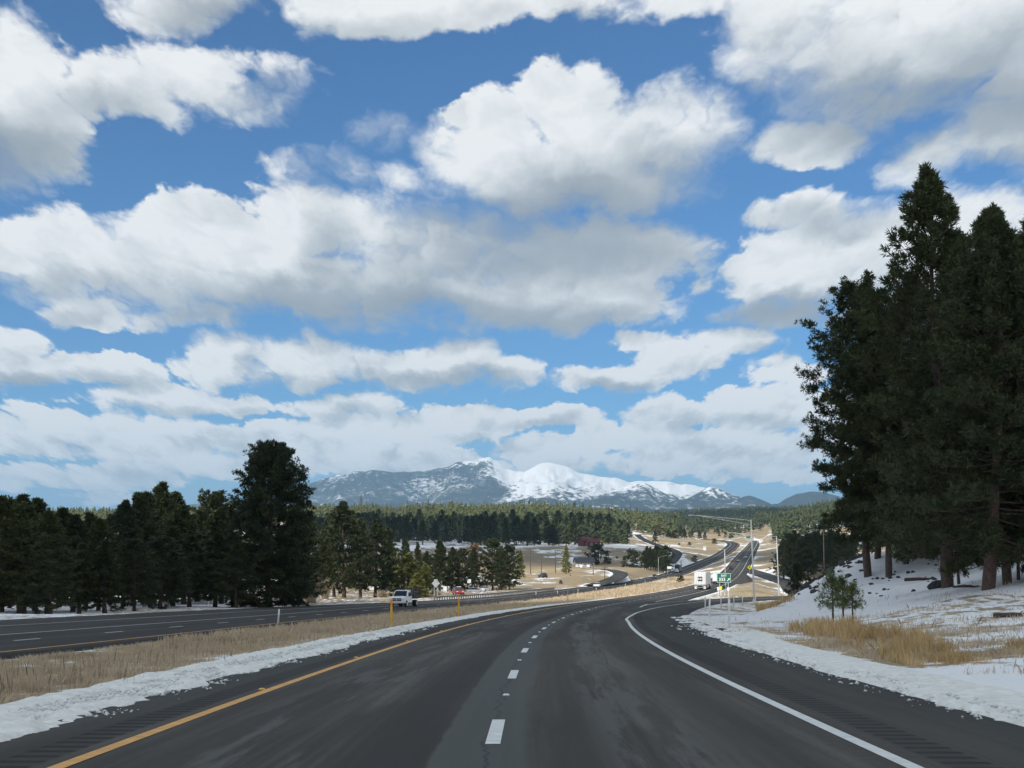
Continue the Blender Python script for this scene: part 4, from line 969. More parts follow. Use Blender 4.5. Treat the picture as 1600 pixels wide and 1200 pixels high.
# ---- white flatbed pickup coming the other way
def flatbed(loc, rz):
    r = empty('flatbed_truck', loc, rz, 'white pickup truck with a dark stake bed and grey toolbox coming towards the camera', 'truck')
    body = [(-.55, .55), (-.55, 1.22), (1.1, 1.25), (1.25, 1.27), (2.35, 1.20), (2.52, 1.08), (2.56, .62), (2.4, .5)]
    b = MB().prism(body, -.95, .95, (1.0, .25)).build('body', P_white, r)
    MB().box(1.45, 2.3, -.42, .42, 1.20, 1.29, .03).build('hood_bulge', P_white, b)
    MB().prism([(-.55, 1.2), (-.5, 1.86), (-.3, 1.93), (.55, 1.92), (1.25, 1.25)], -.88, .88, (1.3, .22)).build('cab', P_white, r)
    MB().add([(1.27, -.80, 1.27), (1.27, .80, 1.27), (.62, .68, 1.86), (.62, -.68, 1.86)], [(0, 1, 2, 3)]).build('windshield', P_glass, r)
    for s_ in (-1, 1):
        MB().add([(1.05, s_ * .885, 1.28), (-.40, s_ * .895, 1.28), (-.35, s_ * .765, 1.80), (.50, s_ * .765, 1.80)], [(0, 1, 2, 3)]).build('side_window', P_glass, r)
        MB().box(.95, 1.12, s_ * 1.12 - .11, s_ * 1.12 + .11, 1.24, 1.56, .03).build('mirror', P_blk, r)
        MB().box(2.49, 2.575, s_ * .76 - .15, s_ * .76 + .15, .83, 1.04, .03).build('headlight', P_lamp, r)
        wheel(r, 1.65, s_ * .86, .40, .26); wheel(r, -1.95, s_ * .86, .40, .44)
    g = MB().box(2.50, 2.60, -.58, .58, .74, 1.06, .03).build('grille', P_blk, r)
    MB().box(2.585, 2.625, -.58, .58, .885, .925, .01).box(2.585, 2.625, -.03, .03, .75, 1.05, .01).build('grille_bar', P_chr, g)
    MB().box(2.45, 2.72, -.98, .98, .50, .70, .04).build('bumper', P_chr, r)
    MB().box(-3.6, .3, -.42, .42, .48, .66).build('chassis', P_blk, r)
    bed = MB().box(-3.7, -.72, -1.13, 1.13, .92, 1.02).build('flatbed', P_blk, r)
    m_ = MB()
    for y in (-1.1, 1.1):
        for x in np.linspace(-3.6, -.8, 6): m_.box(x - .03, x + .03, y - .03, y + .03, 1.02, 2.12)
        for z in (1.3, 1.6, 1.9, 2.1): m_.box(-3.65, -.75, y - .015, y + .015, z - .05, z + .05)
    for y in np.linspace(-1.0, 1.0, 9): m_.box(-.80, -.76, y - .03, y + .03, 1.02, 2.18)
    m_.box(-.82, -.74, -1.13, 1.13, 2.10, 2.2); m_.build('stake_rack', P_blk, bed)
    MB().box(-2.4, -.95, -.5, 1.0, 1.03, 1.9, .03).build('toolbox', mat('grey_toolbox', (.25, .22, .26), .5), r)
    for k, y in enumerate(np.linspace(-.6, .6, 5)): MB().box(.30, .36, y - .06, y + .06, 1.925, 1.965, .01).build('roof_marker_lamp', P_amber, r)
    MB().box(2.61, 2.63, -.18, .18, .52, .64).build('number_plate', P_wsgn, r)
    return r
flatbed((xat(630, 187), 187, float(WBz(187)) + .01), heading(WBx, 187, True) - .12)
# ---- semitrailers
def semi_rear(loc, rz):
    r = empty('semitrailer_truck', loc, rz, 'white semitrailer truck seen from behind with a dark square arrow emblem on its doors', 'truck')
    box = MB().box(-15.9, 0, -1.3, 1.3, 1.25, 4.05, .03).build('trailer_box', P_white, r)
    d = MB().box(-15.93, -15.89, -1.2, -.01, 1.33, 3.98, .01).build('door', P_white, box); MB().box(-15.93, -15.89, .01, 1.2, 1.33, 3.98, .01).build('door', P_white, box)
    for y in (-.9, -.35, .35, .9): MB().cyl((-15.96, y, 2.65), 'z', .018, 2.6, 6).build('lock_rod', P_galv, box)
    # emblem: dark frame with two light arrow heads
    x = -15.975
    em = MB().box(x, x + .02, -.52, .52, 2.05, 3.07).build('emblem', P_blk, box)
    ar = MB(); x -= .006
    for y0 in (.40, -.06): ar.add([(x, y0, 2.26), (x, y0, 2.86), (x, y0 - .36, 2.56)], [(0, 1, 2)])
    ar.build('arrow_heads', P_wsgn, em)
    MB().box(-15.95, -15.86, -1.27, 1.27, 1.05, 1.25).build('rear_sill', P_galv, r)
    MB().box(-15.9, -15.8, -.9, .9, .55, .68).box(-15.9, -15.82, -.62, -.55, .6, 1.1).box(-15.9, -15.82, .55, .62, .6, 1.1).build('underride_guard', P_galv, r)
    for s_ in (-1, 1):
        MB().box(-15.70, -15.66, s_ * 1.0 - .28, s_ * 1.0 + .28, .25, 1.06).build('mud_flap', P_wsgn, r)
        MB().box(-15.97, -15.93, s_ * 1.1 - .12, s_ * 1.1 + .12, 1.08, 1.2).build('tail_light', P_redl, r)
        for xx in (-13.2, -14.5, -1.0, -2.4): wheel(r, xx, s_ * 1.0, .52, .55, rim=False)
        MB().box(-12, -4, s_ * 1.2 - .02, s_ * 1.2 + .02, .45, 1.2).build('side_skirt', P_silver, r)
        wheel(r, 3.6, s_ * 1.0, .52, .3)
    MB().box(-.2, 5.0, -1.2, 1.2, .6, 1.2).box(.9, 3.2, -1.22, 1.22, 1.2, 3.9, .1).box(3.1, 5.2, -1.1, 1.1, 1.0, 2.3, .15).build('tractor', P_white, r)
    return r
x_, y_, z_ = on_road(EBx, EBz, 372, 1.75)
semi_rear((x_ + math.cos(heading(EBx, 380)) * 15.9, y_ + math.sin(heading(EBx, 380)) * 15.9, float(EBz(380))), heading(EBx, 380) - .012)
def box_trailer(loc, rz):
    r = empty('box_trailer', loc, rz, 'plain pale grey box trailer being towed ahead of the semitrailer, half behind the green sign', 'trailer')
    b = MB().box(0, 7.5, -1.28, 1.28, .75, 3.0, .06).build('trailer_box', P_white, r)
    MB().box(-.03, .0, -1.15, 1.15, .85, 2.9, .01).build('door', P_wsgn, b)
    MB().box(-.05, 7.5, -1.2, 1.2, .55, .74).build('frame', P_blk, r)
    for s_ in (-1, 1):
        for xx in (3.0, 4.0): wheel(r, xx, s_ * 1.1, .38, .28, rim=False)
        MB().box(-.06, -.02, s_ * 1.05 - .1, s_ * 1.05 + .1, .6, .72).build('tail_light', P_redl, r)
    MB().box(7.5, 8.9, -.07, .07, .55, .68).build('drawbar', P_blk, r)
    return r
x_, y_, z_ = on_road(EBx, EBz, 470, 1.0); box_trailer((x_, y_, z_), heading(EBx, 470) - .02)
x_, y_, z_ = on_road(EBx, EBz, 481, 1.2)
car((x_, y_, z_), heading(EBx, 481), P_white, 'white sport utility vehicle towing the pale grey box trailer', 'car', kind='suv', name='moving_car')
def semi_front(loc, rz):
    r = empty('semitrailer_truck', loc, rz, 'dark blue truck tractor with a box trailer coming down the westbound road', 'truck')
    MB().box(1.2, 3.2, -1.2, 1.2, 1.2, 3.9, .15).build('cab', P_blue, r)
    MB().box(3.1, 5.0, -1.0, 1.0, .9, 2.2, .15).build('hood', P_blue, r)
    MB().box(3.19, 3.24, -1.0, 1.0, 2.25, 3.1, .03).build('windshield', P_glass, r)
    MB().box(4.98, 5.08, -.7, .7, .9, 2.0, .03).build('grille', P_chr, r); MB().box(4.9, 5.2, -1.2, 1.2, .5, .9, .05).build('bumper', P_chr, r)
    MB().box(-14.5, .7, -1.28, 1.28, 1.2, 4.0, .03).build('trailer_box', P_blue, r)
    for s_ in (-1, 1):
        MB().box(4.85, 5.02, s_ * .95 - .15, s_ * .95 + .15, 1.0, 1.25, .02).build('headlight', P_lamp, r)
        for xx in (4.1, .2, -1.1, -12.0, -13.3): wheel(r, xx, s_ * 1.02, .52, .4, rim=False)
    return r
x_, y_, z_ = on_road(WBx, WBz, 830, -1.8); semi_front((x_, y_, z_), heading(WBx, 830, True))
x_, y_, z_ = on_road(WBx, WBz, 470, -1.8); car((x_, y_, z_), heading(WBx, 470, True) + .02, P_white, 'white sedan on the westbound road near the side road mouth', name='moving_car')
x_, y_, z_ = on_road(WBx, WBz, 690, -1.8); car((x_, y_, z_), heading(WBx, 690, True), P_dark, 'black sport utility vehicle on the westbound road', kind='suv', name='moving_car')
x_, y_, z_ = on_road(EBx, EBz, 735, -1.8); car((x_, y_, z_), heading(EBx, 735), P_dark, 'dark car in the left lane beyond the green sign', kind='suv', name='moving_car')
x_, y_, z_ = on_road(EBx, EBz, 885, -1.2); car((x_, y_, z_), heading(EBx, 885), P_silver, 'nearer silver car climbing the far slope of the highway', name='moving_car')
x_, y_, z_ = on_road(EBx, EBz, 965, 1.6); car((x_, y_, z_), heading(EBx, 965), P_white, 'farther white car climbing the far slope of the highway', kind='suv', name='moving_car')
def g_px(px, Y): x = xat(px, Y); return (x, Y, float(gz_at(x, Y)))
for px, Y, pc, kd, rz, lab in [(716, 352, P_red, 'suv', -1.35, 'red car parked behind the second yellow post'), (741, 400, P_silver, 'sedan', .4, 'silver car parked right of the red one'), (757, 410, P_white, 'sedan', 1.2, 'white car parked by the end of the guardrail'),
        (671, 430, P_white, 'suv', 2.6, 'white car parked behind the bushy sunlit pines'), (848, 560, P_dark, 'suv', 1.9, 'dark vehicle standing in the pale meadow'),
        (612, 420, P_dark, 'suv', .3, 'dark car under the yellow edged canopy')]:
    car(g_px(px, Y), rz, pc, lab, kind=kd)
def van(px, Y, rz, lab):
    r = empty('delivery_truck', g_px(px, Y), rz, lab, 'truck')
    MB().box(-2.6, 1.0, -1.1, 1.1, .7, 2.9, .05).build('cargo_box', P_white, r); MB().prism([(1.05, .5), (1.05, 2.1), (1.6, 2.1), (2.1, 1.4), (2.7, 1.2), (2.75, .5)], -.98, .98).build('cab', P_white, r)
    MB().add([(1.66, -.85, 2.05), (1.66, .85, 2.05), (2.13, .85, 1.42), (2.13, -.85, 1.42)], [(0, 1, 2, 3)]).build('windshield', P_glass, r)
    for s_ in (-1, 1):
        for xx in (-1.6, 2.0): wheel(r, xx, s_ * .95, .4, .28)
    return r
r = empty('utility_cabinet', g_px(695.5, 368), .2, 'small white utility cabinet right of the grey sign back', 'cabinet')
MB().box(-.4, .4, -.3, .3, 0, 1.25, .04).build('cabinet', P_wpl, r); MB().box(-.3, .3, -.32, -.3, .2, 1.1, .01).build('door', P_wsgn, r)
for i, (px, Y, lab) in enumerate([(905, 800, 'white camper left of the others below the dark roofed house'), (912, 790, 'middle white camper below the dark roofed house'), (921, 800, 'white camper right of the others below the dark roofed house')]):
    r = empty('camper_trailer', g_px(px, Y), .2 + i * .5, lab, 'trailer', 'campers parked below the house'); r.scale = (.6, .6, .6)
    MB().box(-2.8, 2.8, -1.15, 1.15, .5, 2.7, .15).build('body', P_white, r); MB().box(-1.5, -.3, -1.17, -1.14, 1.5, 2.1, .01).box(.6, 1.6, -1.17, -1.14, 1.5, 2.1, .01).build('window', P_glass, r)
    for s_ in (-1, 1): wheel(r, 0, s_ * 1.0, .35, .2)
# ---- EXIT 333 sign
def exit_sign(px, Y, ytop, ybot):
    x = xat(px, Y); z = float(gz_at(x, Y)); zt = zat(ytop, Y); zb = zat(ybot, Y); W = 2.62; H = zt - zb
    r = empty('exit_sign', (x, Y, z), -.12, 'green exit 333 sign with a slanting arrow on two posts at the gore', 'sign')
    pn = MB().box(-W / 2, W / 2, -.02, .02, zb - z, zt - z, .015).build('panel', P_green, r)
    b = MB(); t_ = .045; z0, z1 = zb - z + .05, zt - z - .05; w_ = W / 2 - .05
    b.box(-w_, w_, -.030, -.024, z0, z0 + t_).box(-w_, w_, -.030, -.024, z1 - t_, z1).box(-w_, -w_ + t_, -.030, -.024, z0 + t_, z1 - t_).box(w_ - t_, w_, -.030, -.024, z0 + t_, z1 - t_).build('border', P_wsgn, pn)
    text('EXIT', .50, P_wsgn, pn, (0.0, -.03, zb - z + H * .73), (math.pi / 2, 0, 0))
    text('333', .82, P_wsgn, pn, (-.34, -.03, zb - z + H * .33), (math.pi / 2, 0, 0))
    a = MB(); cx, cz = .86, zb - z + H * .33
    d = Vector((.7071, 0, .7071)); n = Vector((.7071, 0, -.7071)); c0 = Vector((cx, -.03, cz))
    def q(u, v): p_ = c0 + d * u + n * v; return (p_.x, p_.y, p_.z)
    a.add([q(-.36, -.06), q(-.36, .06), q(.12, .06), q(.12, -.06)], [(0, 1, 2, 3)]); a.add([q(.36, 0), q(.02, -.25), q(.12, -.03), q(.12, .03), q(.02, .25)], [(0, 1, 2), (0, 2, 3), (0, 3, 4)])
    a.build('arrow', P_wsgn, pn)
    for sx in (-.8, .8): MB().box(sx - .07, sx + .07, .03, .13, -.3, zt - z - .1).build('post', P_galv, r)
exit_sign(1131, 300, 895.6, 910.6)
# ---- gore markers
for i, (px, Y, h, pm, lab) in enumerate([(1126, 297, 1.3, P_ysgn, 'yellow topped marker left under the exit sign'), (1131.5, 302, 1.4, P_wsgn, 'green and white marker in the middle under the exit sign'), (1137.5, 299, 1.2, P_wsgn, 'white marker right under the exit sign'), (1122, 299, 1.1, P_wpl, 'low white marker left of the yellow topped one')]):
    r = empty('gore_marker', g_px(px, Y), 0, lab, 'marker', 'markers at the gore')
    MB().box(-.06, .06, -.03, .03, -.2, h).build('post', P_wpl, r); MB().box(-.22, .22, -.05, -.03, h - .1, h + .55, .01).build('panel', [pm, P_green, P_wsgn, P_wsgn][i], r)
# ---- light poles with truss arms
def light_pole(x, y, H, arm, rz, label, base=None, group=None, lean=0.0, trs=True):
    z = float(gz_at(x, y)); r = empty('street_light', (x, y, z), rz, label, 'street light', group); r.rotation_euler[1] = lean
    MB().tube([(0, 0, -.4), (0, 0, 1), (0, 0, H * .6), (0, 0, H)], [.13, .125, .105, .085], 12).build('pole', P_galv, r, smooth=True)
    MB().rev([(0, .45), (.20, .45), (.24, .35), (.26, 0), (.26, -.3)], 14).build('base', P_galv, r)
    a = MB(); n = 8; s = np.linspace(0, 1, n)
    up = [( -arm * t, 0, H - .12 + .95 * t ** .9) for t in s]
    a.tube(up, .05, 6)
    if trs:
        lo = [(-arm * t * .88, 0, H - .75 + (1.45) * t ** .95) for t in s]; a.tube(lo, .045, 6)
        for t in (.25, .5, .7): a.tube([(-arm * t, 0, H - .12 + .95 * t ** .9), (-arm * t, 0, H - .75 + 1.45 * (t / .88) ** .95)], .02, 5)
    a.build('arm', P_galv, r, smooth=True)
    hd = MB().box(-arm - .75, -arm + .05, -.15, .15, H + .80, H + .93, .05).build('lamp_head', P_galv, r)
    MB().box(-arm - .68, -arm - .15, -.11, .11, H + .775, H + .80, .01).build('lens', P_lamp, hd)
    return r
def pole_px(px, Y, ytop): x = xat(px, Y); return x, Y, zat(ytop, Y) - float(gz_at(x, Y))
x_, y_, h_ = pole_px(1178, 222, 812); light_pole(x_, y_, h_, 7.9, -.12, 'nearer tall street light with a long double arm reaching over the ramp', lean=-.025)
x_, y_, h_ = pole_px(1217, 290, 838); light_pole(x_, y_, h_, 8.0, -.10, 'farther tall street light with a long double arm right of the nearer one', lean=-.025)
x_, y_, h_ = pole_px(1133.6, 345, 858); light_pole(x_, y_, h_, 7.5, -.05, 'slim street light rising behind the exit sign', trs=False, lean=-.01)
x_, y_, h_ = pole_px(1029, 800, 869); light_pole(x_, y_, h_ - .6, 3.6, math.pi + .1, 'short street light with a single arm in front of the tight pine clump', trs=False)
# ---- delineator posts
def delineator(x, y, h, m_, label, group, tilt=(0, 0), z=None):
    zz = float(gz_at(x, y)) if z is None else z
    r = empty('delineator_post', (x, y, zz), 0, label, 'post', group); r.rotation_euler = (tilt[0], tilt[1], 0)
    MB().tube([(0, 0, -.25), (0, 0, h - .04), (0, 0, h)], [.055, .05, .035], 10).build('post', m_, r, smooth=True)
    MB().box(-.045, .045, -.065, -.052, h - .32, h - .08, .005).build('reflector', P_amber if m_ is P_yel else P_refl, r)
gY = 'yellow posts along the left shoulder'; gW = 'white posts around the ramp curve'; gM = 'white posts along the westbound road'
for px, yb, yt, Y, lab in [(612, 976, 934.5, 69.5, 'nearest and tallest yellow post in front of the white truck'), (717, 961, 932, 97, 'second yellow post in front of the red car'), (887, 940.5, 922.5, 180, 'third and farthest yellow post beside the highway')]:
    x = xat(px, Y); z = float(gz_at(x, Y)); delineator(x, Y, zat(yt, Y) - z, P_yel, lab, gY)
for px, yt, Y, lab in [(1138.5, 935, 68, 'nearest and tallest white post on the snow by the ramp'), (1107.5, 935, 92, 'white post at the tip of the snow, right of the leftmost one'), (1101.5, 932, 131, 'leftmost white post at the ramp curve'), (1126, 932, 138, 'white post between the tip of the snow and the nearest tall one'),
        (1146, 929.5, 170, 'white post just right of the nearest tall one'), (1159.5, 931, 178, 'white post left of the nearer street light'), (1180, 930, 215, 'short white post behind the nearer street light')]:
    x = xat(px, Y); z = float(gz_at(x, Y)); delineator(x, Y, max(.9, zat(yt, Y) - z), P_wpl, lab, gW, tilt=(0, .03 if px == 1107.5 else 0))
for i, (px, yt, Y, tl, lab) in enumerate([(435.5, 951.5, 97, .06, 'white post in the dry grass below the huge round crowned pine'), (327, 932, 205, -.05, 'white post at the far edge of the westbound road left of the huge pine'), (494, 932, 250, -.25, 'leaning white post at the far edge of the westbound road'), (753, 927.5, 330, 0, 'white post before the start of the guardrail'),
        (837.5, 926, 330, 0, 'first white post of the row beyond the yellow ones'), (871, 925, 350, 0, 'second white post of the row beyond the yellow ones'), (903, 920, 370, 0, 'third white post of the row beyond the yellow ones'), (931.5, 918.5, 410, 0, 'white post under the white sedan'), (977, 911.5, 490, 0, 'white post between the white sedan and the black car'), (1008, 907.5, 560, 0, 'white post below the black car'), (1037.5, 912.5, 420, 0, 'white post in the snowy grass left of the semitrailer')]):
    x = xat(px, Y); z = float(gz_at(x, Y)); delineator(x, Y, min(1.5, max(.9, zat(yt, Y) - z)), P_wpl, lab, gM, tilt=(0, tl))
# ---- guardrails
def guardrail(pts, label, m_rail=None, post_d=1.9, h=.72):
    p = np.array(pts, float); p[:, 2] = [float(gz_at(a, b)) for a, b in p[:, :2]]
    s = np.concatenate([[0], np.cumsum(np.linalg.norm(np.diff(p, axis=0), axis=1))]); L = s[-1]; c0 = p[0].copy()
    r = empty('guardrail', tuple(c0), 0, label, 'guardrail')
    d = np.arange(0, L, 1.0); q = np.stack([np.interp(d, s, p[:, i]) for i in range(3)], 1) - c0; n, _ = frames(q + 0)
    prof = [(-.03, h - .31), (.05, h - .25), (.05, h - .19), (-.02, h - .155), (.05, h - .12), (.05, h - .06), (-.03, h)]
    V = np.stack([q + n * a + (0, 0, b) for a, b in prof], 1); mesh_np('rail', V.reshape(-1, 3), grid_faces(len(q), len(prof)), m_rail or P_rail, r, smooth=True)
    dd = np.arange(0, L, max(post_d, L / 95))
    for t in dd:
        a = np.array([np.interp(t, s, p[:, i]) for i in range(3)]) - c0
        MB().box(a[0] - .08, a[0] + .08, a[1] + .02, a[1] + .2, a[2] - .4, a[2] + h - .04).build('post', P_wood, r)
guardrail([(float(WBx(y)) - (wb_left(y) + .9), y, 0) for y in range(262, 430, 8)], 'long steel guardrail on dark posts along the far side of the westbound road')
guardrail([(x, y, 0) for x, y in ((44.5, 284), (50, 285.5), (56, 286.5), (64, 287))], 'short guardrail on dark posts behind the farther tall street light')
# ---- signs
def sign_board(px, Y, w_, zc, h, m_, label, posts=(0,), rz=0.0, diamond=False, name='road_sign', z=None):
    x, y, zz = g_px(px, Y); zc = zat(zc, Y) - zz
    r = empty(name, (x, y, zz), rz, label, 'sign')
    b = MB()
    if diamond: b.add([(0, -.02, zc - w_ / 2), (w_ / 2, -.02, zc), (0, -.02, zc + w_ / 2), (-w_ / 2, -.02, zc), (0, .02, zc - w_ / 2), (w_ / 2, .02, zc), (0, .02, zc + w_ / 2), (-w_ / 2, .02, zc)], [(0, 1, 2, 3), (7, 6, 5, 4), (0, 4, 5, 1), (1, 5, 6, 2), (2, 6, 7, 3), (3, 7, 4, 0)])
    else: b.box(-w_ / 2, w_ / 2, -.02, .02, zc - h / 2, zc + h / 2, .01)
    b.build('panel', m_, r)
    for dx in posts: MB().box(dx - .05, dx + .05, .025, .1, -.2, zc + (h / 2 if not diamond else 0) - .05).build('post', P_galv, r)
    return r, zc
r_, zc_ = sign_board(1171.5, 600, 1.75, 886.5, 0, P_ysgn, 'yellow diamond warning sign left of the nearer tall street light', diamond=True)
MB().add([(-.10, -.03, zc_ - .45), (.10, -.03, zc_ - .45), (.10, -.03, zc_ + .05), (.28, -.03, zc_ + .05), (0, -.03, zc_ + .5), (-.28, -.03, zc_ + .05), (-.10, -.03, zc_ + .05)], [(0, 1, 2, 6), (3, 4, 5)]).build('symbol', P_blk, r_)
r_, zc_ = sign_board(681, 300, 1.55, 911.5, 0, P_galv, 'back of a big grey diamond sign in front of the pines', posts=(-.3, .3), diamond=True)
MB().box(-.32, .32, .025, .06, zc_ - .75, zc_ + .75).build('backing_panel', P_galv, r_)
sign_board(717, 390, 1.1, 919, .8, P_wsgn, 'small white sign board among the parked cars')
sign_board(733, 400, .9, 908, .9, P_wsgn, 'round topped white sign under the dark pines')
sign_board(1046, 800, 2.2, 887, 1.2, P_wsgn, 'white sign board beside the dark blue truck', posts=(-.8, .8))
r_, zc_ = sign_board(1170, 1880, 4.6, 839.5, 2.2, P_green, 'far green guide sign at the crest of the highway', posts=(-1.5, 1.5))
sign_board(1101.5, 1350, 2.6, 857, 3.4, P_wsgn, 'small white board standing on the golden slope', posts=(-.9, .9))
# ---- utility poles
for px, Y, yt, lab in [(829, 690, 862, 'leftmost utility pole in the pale meadow'), (846, 680, 866, 'second utility pole in the pale meadow'), (868, 670, 860, 'third utility pole in the pale meadow'), (891, 600, 896, 'short pole right of the lone meadow pine'), (927, 590, 881, 'utility pole left of the side road'), (945, 560, 884, 'utility pole closest to the side road mouth'),
                      (1288, 480, 831, 'utility pole in front of the pine clump on the right'), (1311, 560, 842, 'farther utility pole by the pine clump on the right')]:
    x, y, z = g_px(px, Y); h = zat(yt, Y) - z; r = empty('utility_pole', (x, y, z), .3, lab, 'pole')
    MB().tube([(0, 0, -.5), (0, 0, h)], [.17, .11], 8).build('pole', P_wood, r, smooth=True)
    if h > 6: MB().box(-1.1, 1.1, -.05, .05, h - .8, h - .65).build('cross_arm', P_wood, r)
# ---- lattice tower above the far forest
x, y, z = g_px(563, 2600); H = zat(775, 2600) - z; r = empty('lattice_tower', (x, y, z), .3, 'grey lattice mast above the far forest left of the mountains', 'tower')
m_ = MB(); B = 2.4; T_ = 1.3
for sx, sy in ((-1, -1), (1, -1), (1, 1), (-1, 1)): m_.tube([(sx * B, sy * B, 0), (sx * T_, sy * T_, H)], .30, 5)
for k in range(14):
    z0, z1 = H * k / 14, H * (k + 1) / 14; w0 = B + (T_ - B) * k / 14; w1 = B + (T_ - B) * (k + 1) / 14
    for (a, b), (c, d) in (((-1, -1), (1, -1)), ((1, -1), (1, 1)), ((1, 1), (-1, 1)), ((-1, 1), (-1, -1))):
        m_.tube([(a * w0, b * w0, z0), (c * w1, d * w1, z1)], .16, 4); m_.tube([(c * w0, d * w0, z0), (a * w1, b * w1, z1)], .16, 4)
m_.build('mast', mat('dark_steel', (.08, .09, .10), .6), r)
MB().cyl((0, 0, H + 1.2), 'z', 1.9, 1.6, 10).build('antenna_ring', mat('antenna_grey', (.16, .18, .20), .6), r)
# ---- houses
def house(px, Y, w_, d_, hw, hr, wall, roof, label, rz, nwin, base_y=None, snow=None, name='house'):
    x, y, z = g_px(px, Y)
    r = empty(name, (x, y, z - .1), rz, label, 'house')
    MB().box(-w_ / 2, w_ / 2, -d_ / 2, d_ / 2, -1, hw).build('wall', wall, r)
    rf = MB().prism([(-d_ / 2 - .5, hw + .0), (0, hw + hr), (d_ / 2 + .5, hw + .0), (d_ / 2 + .5, hw + .15), (0, hw + hr + .18), (-d_ / 2 - .5, hw + .15)], -w_ / 2 - .5, w_ / 2 + .5).build('roof', roof, r, rot=(0, 0, math.pi / 2))
    MB().prism([(-d_ / 2, hw), (0, hw + hr - .05), (d_ / 2, hw)], -w_ / 2, w_ / 2).build('gable', wall, r, rot=(0, 0, math.pi / 2))
    MB().box(w_ * .2, w_ * .2 + .8, -.2, .5, hw + hr * .6, hw + hr + .8).build('chimney', P_rock, rf, rot=(0, 0, -math.pi / 2))
    for i in range(nwin):
        xx = -w_ / 2 + (i + .7) * w_ / (nwin + .4)
        f = MB().box(xx - .65, xx + .65, -d_ / 2 - .05, -d_ / 2 + .02, hw * .32, hw * .82).build('window', P_wsgn, r)
        MB().box(xx - .52, xx + .52, -d_ / 2 - .08, -d_ / 2 - .055, hw * .38, hw * .76).build('pane', P_glass, f)
    MB().box(w_ / 2 - 2.1, w_ / 2 - 1.1, -d_ / 2 - .06, -d_ / 2 + .02, -.1, hw * .8).build('door', P_wood, r)
    if snow: MB().add([(-w_ / 2 - .3, -d_ / 2 - .3, hw + .28), (w_ * snow, -d_ / 2 - .3, hw + .28), (w_ * snow, -.05, hw + hr + .26), (-w_ / 2 - .3, -.05, hw + hr + .26)], [(0, 1, 2, 3)]).build('roof_snow', mat('roof_snow', (.8, .82, .84), .8), rf, rot=(0, 0, -math.pi / 2))
    return r
W_beige = mat('beige_siding', (.42, .37, .28), .8, var=.1); R_dark = mat('dark_shingles', (.045, .047, .07), .85, var=.2); W_red = mat('barn_red_siding', (.11, .024, .028), .8, var=.2); R_grey = mat('grey_metal_roof', (.25, .25, .27), .5)
house(912.5, 880, 10.2, 8, 2.1, 2.6, W_beige, R_dark, 'long low house with a dark roof and beige walls in the snowy meadow', .12, 5)
house(927, 1230, 9, 8, 3.4, 2.6, W_red, W_red, 'dark red barn below the shaded pine row', .1, 2, name='barn')
house(913, 1245, 6.5, 8, 4.2, 3.0, W_red, W_red, 'taller dark red shed joined to the left of the barn', .5, 1, name='barn')
r = empty('filling_station_canopy', g_px(607, 430), .05, 'flat station canopy with an orange yellow fascia left of the white truck', 'canopy')
MB().box(-3.4, 3.0, -3, 3, 3.35, 3.75).build('roof', P_wsgn, r); MB().box(-3.45, 3.05, -3.05, 3.05, 2.55, 3.34).build('fascia', mat('orange_yellow_fascia', (.85, .46, .07), .5), r)
for a in (-2.8, 2.4): MB().box(a - .15, a + .15, -.15, .15, -.3, 2.56).build('column', P_wpl, r)
MB().box(-5.8, -3.6, 1, 3, -.3, 2.3).build('kiosk', P_wpl, r)
r = empty('board_fence', g_px(599, 300), 0.05, 'short tan board fence left of the white truck', 'fence')
for a in np.linspace(-.85, .85, 9): MB().box(a - .085, a + .085, -.02, .02, -.2, 1.15 + .05 * math.sin(a * 9)).build('board', P_tan, r)
for z0 in (.3, .9): MB().box(-.95, .95, .02, .06, z0, z0 + .1).build('rail', P_tan, r)
MB().box(-1.05, -.93, -.05, .07, -.2, 1.5).build('post', P_tan, r)
def wire_fence(p0, p1, label, n):
    x0, y0, z0 = g_px(*p0); x1, y1, z1 = g_px(*p1); r = empty('pipe_fence', (x0, y0, z0), 0, label, 'fence')
    m_ = MB()
    q = [(x0 + (x1 - x0) * t, y0 + (y1 - y0) * t) for t in np.linspace(0, 1, n)]; pz = [(a - x0, b - y0, float(gz_at(a, b)) - z0) for a, b in q]
    for h in (.5, 1.1): m_.tube([(a, b, c + h) for a, b, c in pz], .05, 5)
    m_.build('rail', P_wpl, r)
    for a, b, c in pz: MB().tube([(a, b, c - .3), (a, b, c + 1.25)], .06, 6).build('post', P_wpl, r)
wire_fence((665, 385), (830, 500), 'long white pipe fence around the truck stop', 26)
wire_fence((700, 430), (800, 460), 'second white pipe fence behind the parked cars', 14)
# ---- snow roofed cabins seen through the trunks on the left
for px, Y, rz, lab in [(20, 235, .3, 'snow covered roof of a cabin at the left edge of the photo'), (78, 262, -.5, 'snow covered roof of a cabin among the left trunks'), (183, 330, .4, 'snow covered cabin roof seen through the middle of the tree wall'), (240, 300, -.3, 'small snow covered roof beside the westbound road')]:
    x, y, z = g_px(px, Y); r = empty('cabin', (x, y, z - .3), rz, lab, 'house')
    MB().box(-4.2, 4.2, -3.2, 3.2, -1, 1.3).build('wall', P_wood, r)
    MB().prism([(-3.9, 1.2), (0, 3.1), (3.9, 1.2), (3.9, 1.4), (0, 3.4), (-3.9, 1.4)], -4.7, 4.7).build('roof', mat('snow_covered_roof', (.75, .78, .82), .85), r, rot=(0, 0, math.pi / 2))
    MB().box(-1, 0, -3.25, -3.18, .2, 1.1).box(1.2, 2.2, -3.25, -3.18, .2, 1.1).build('window', P_glass, r)
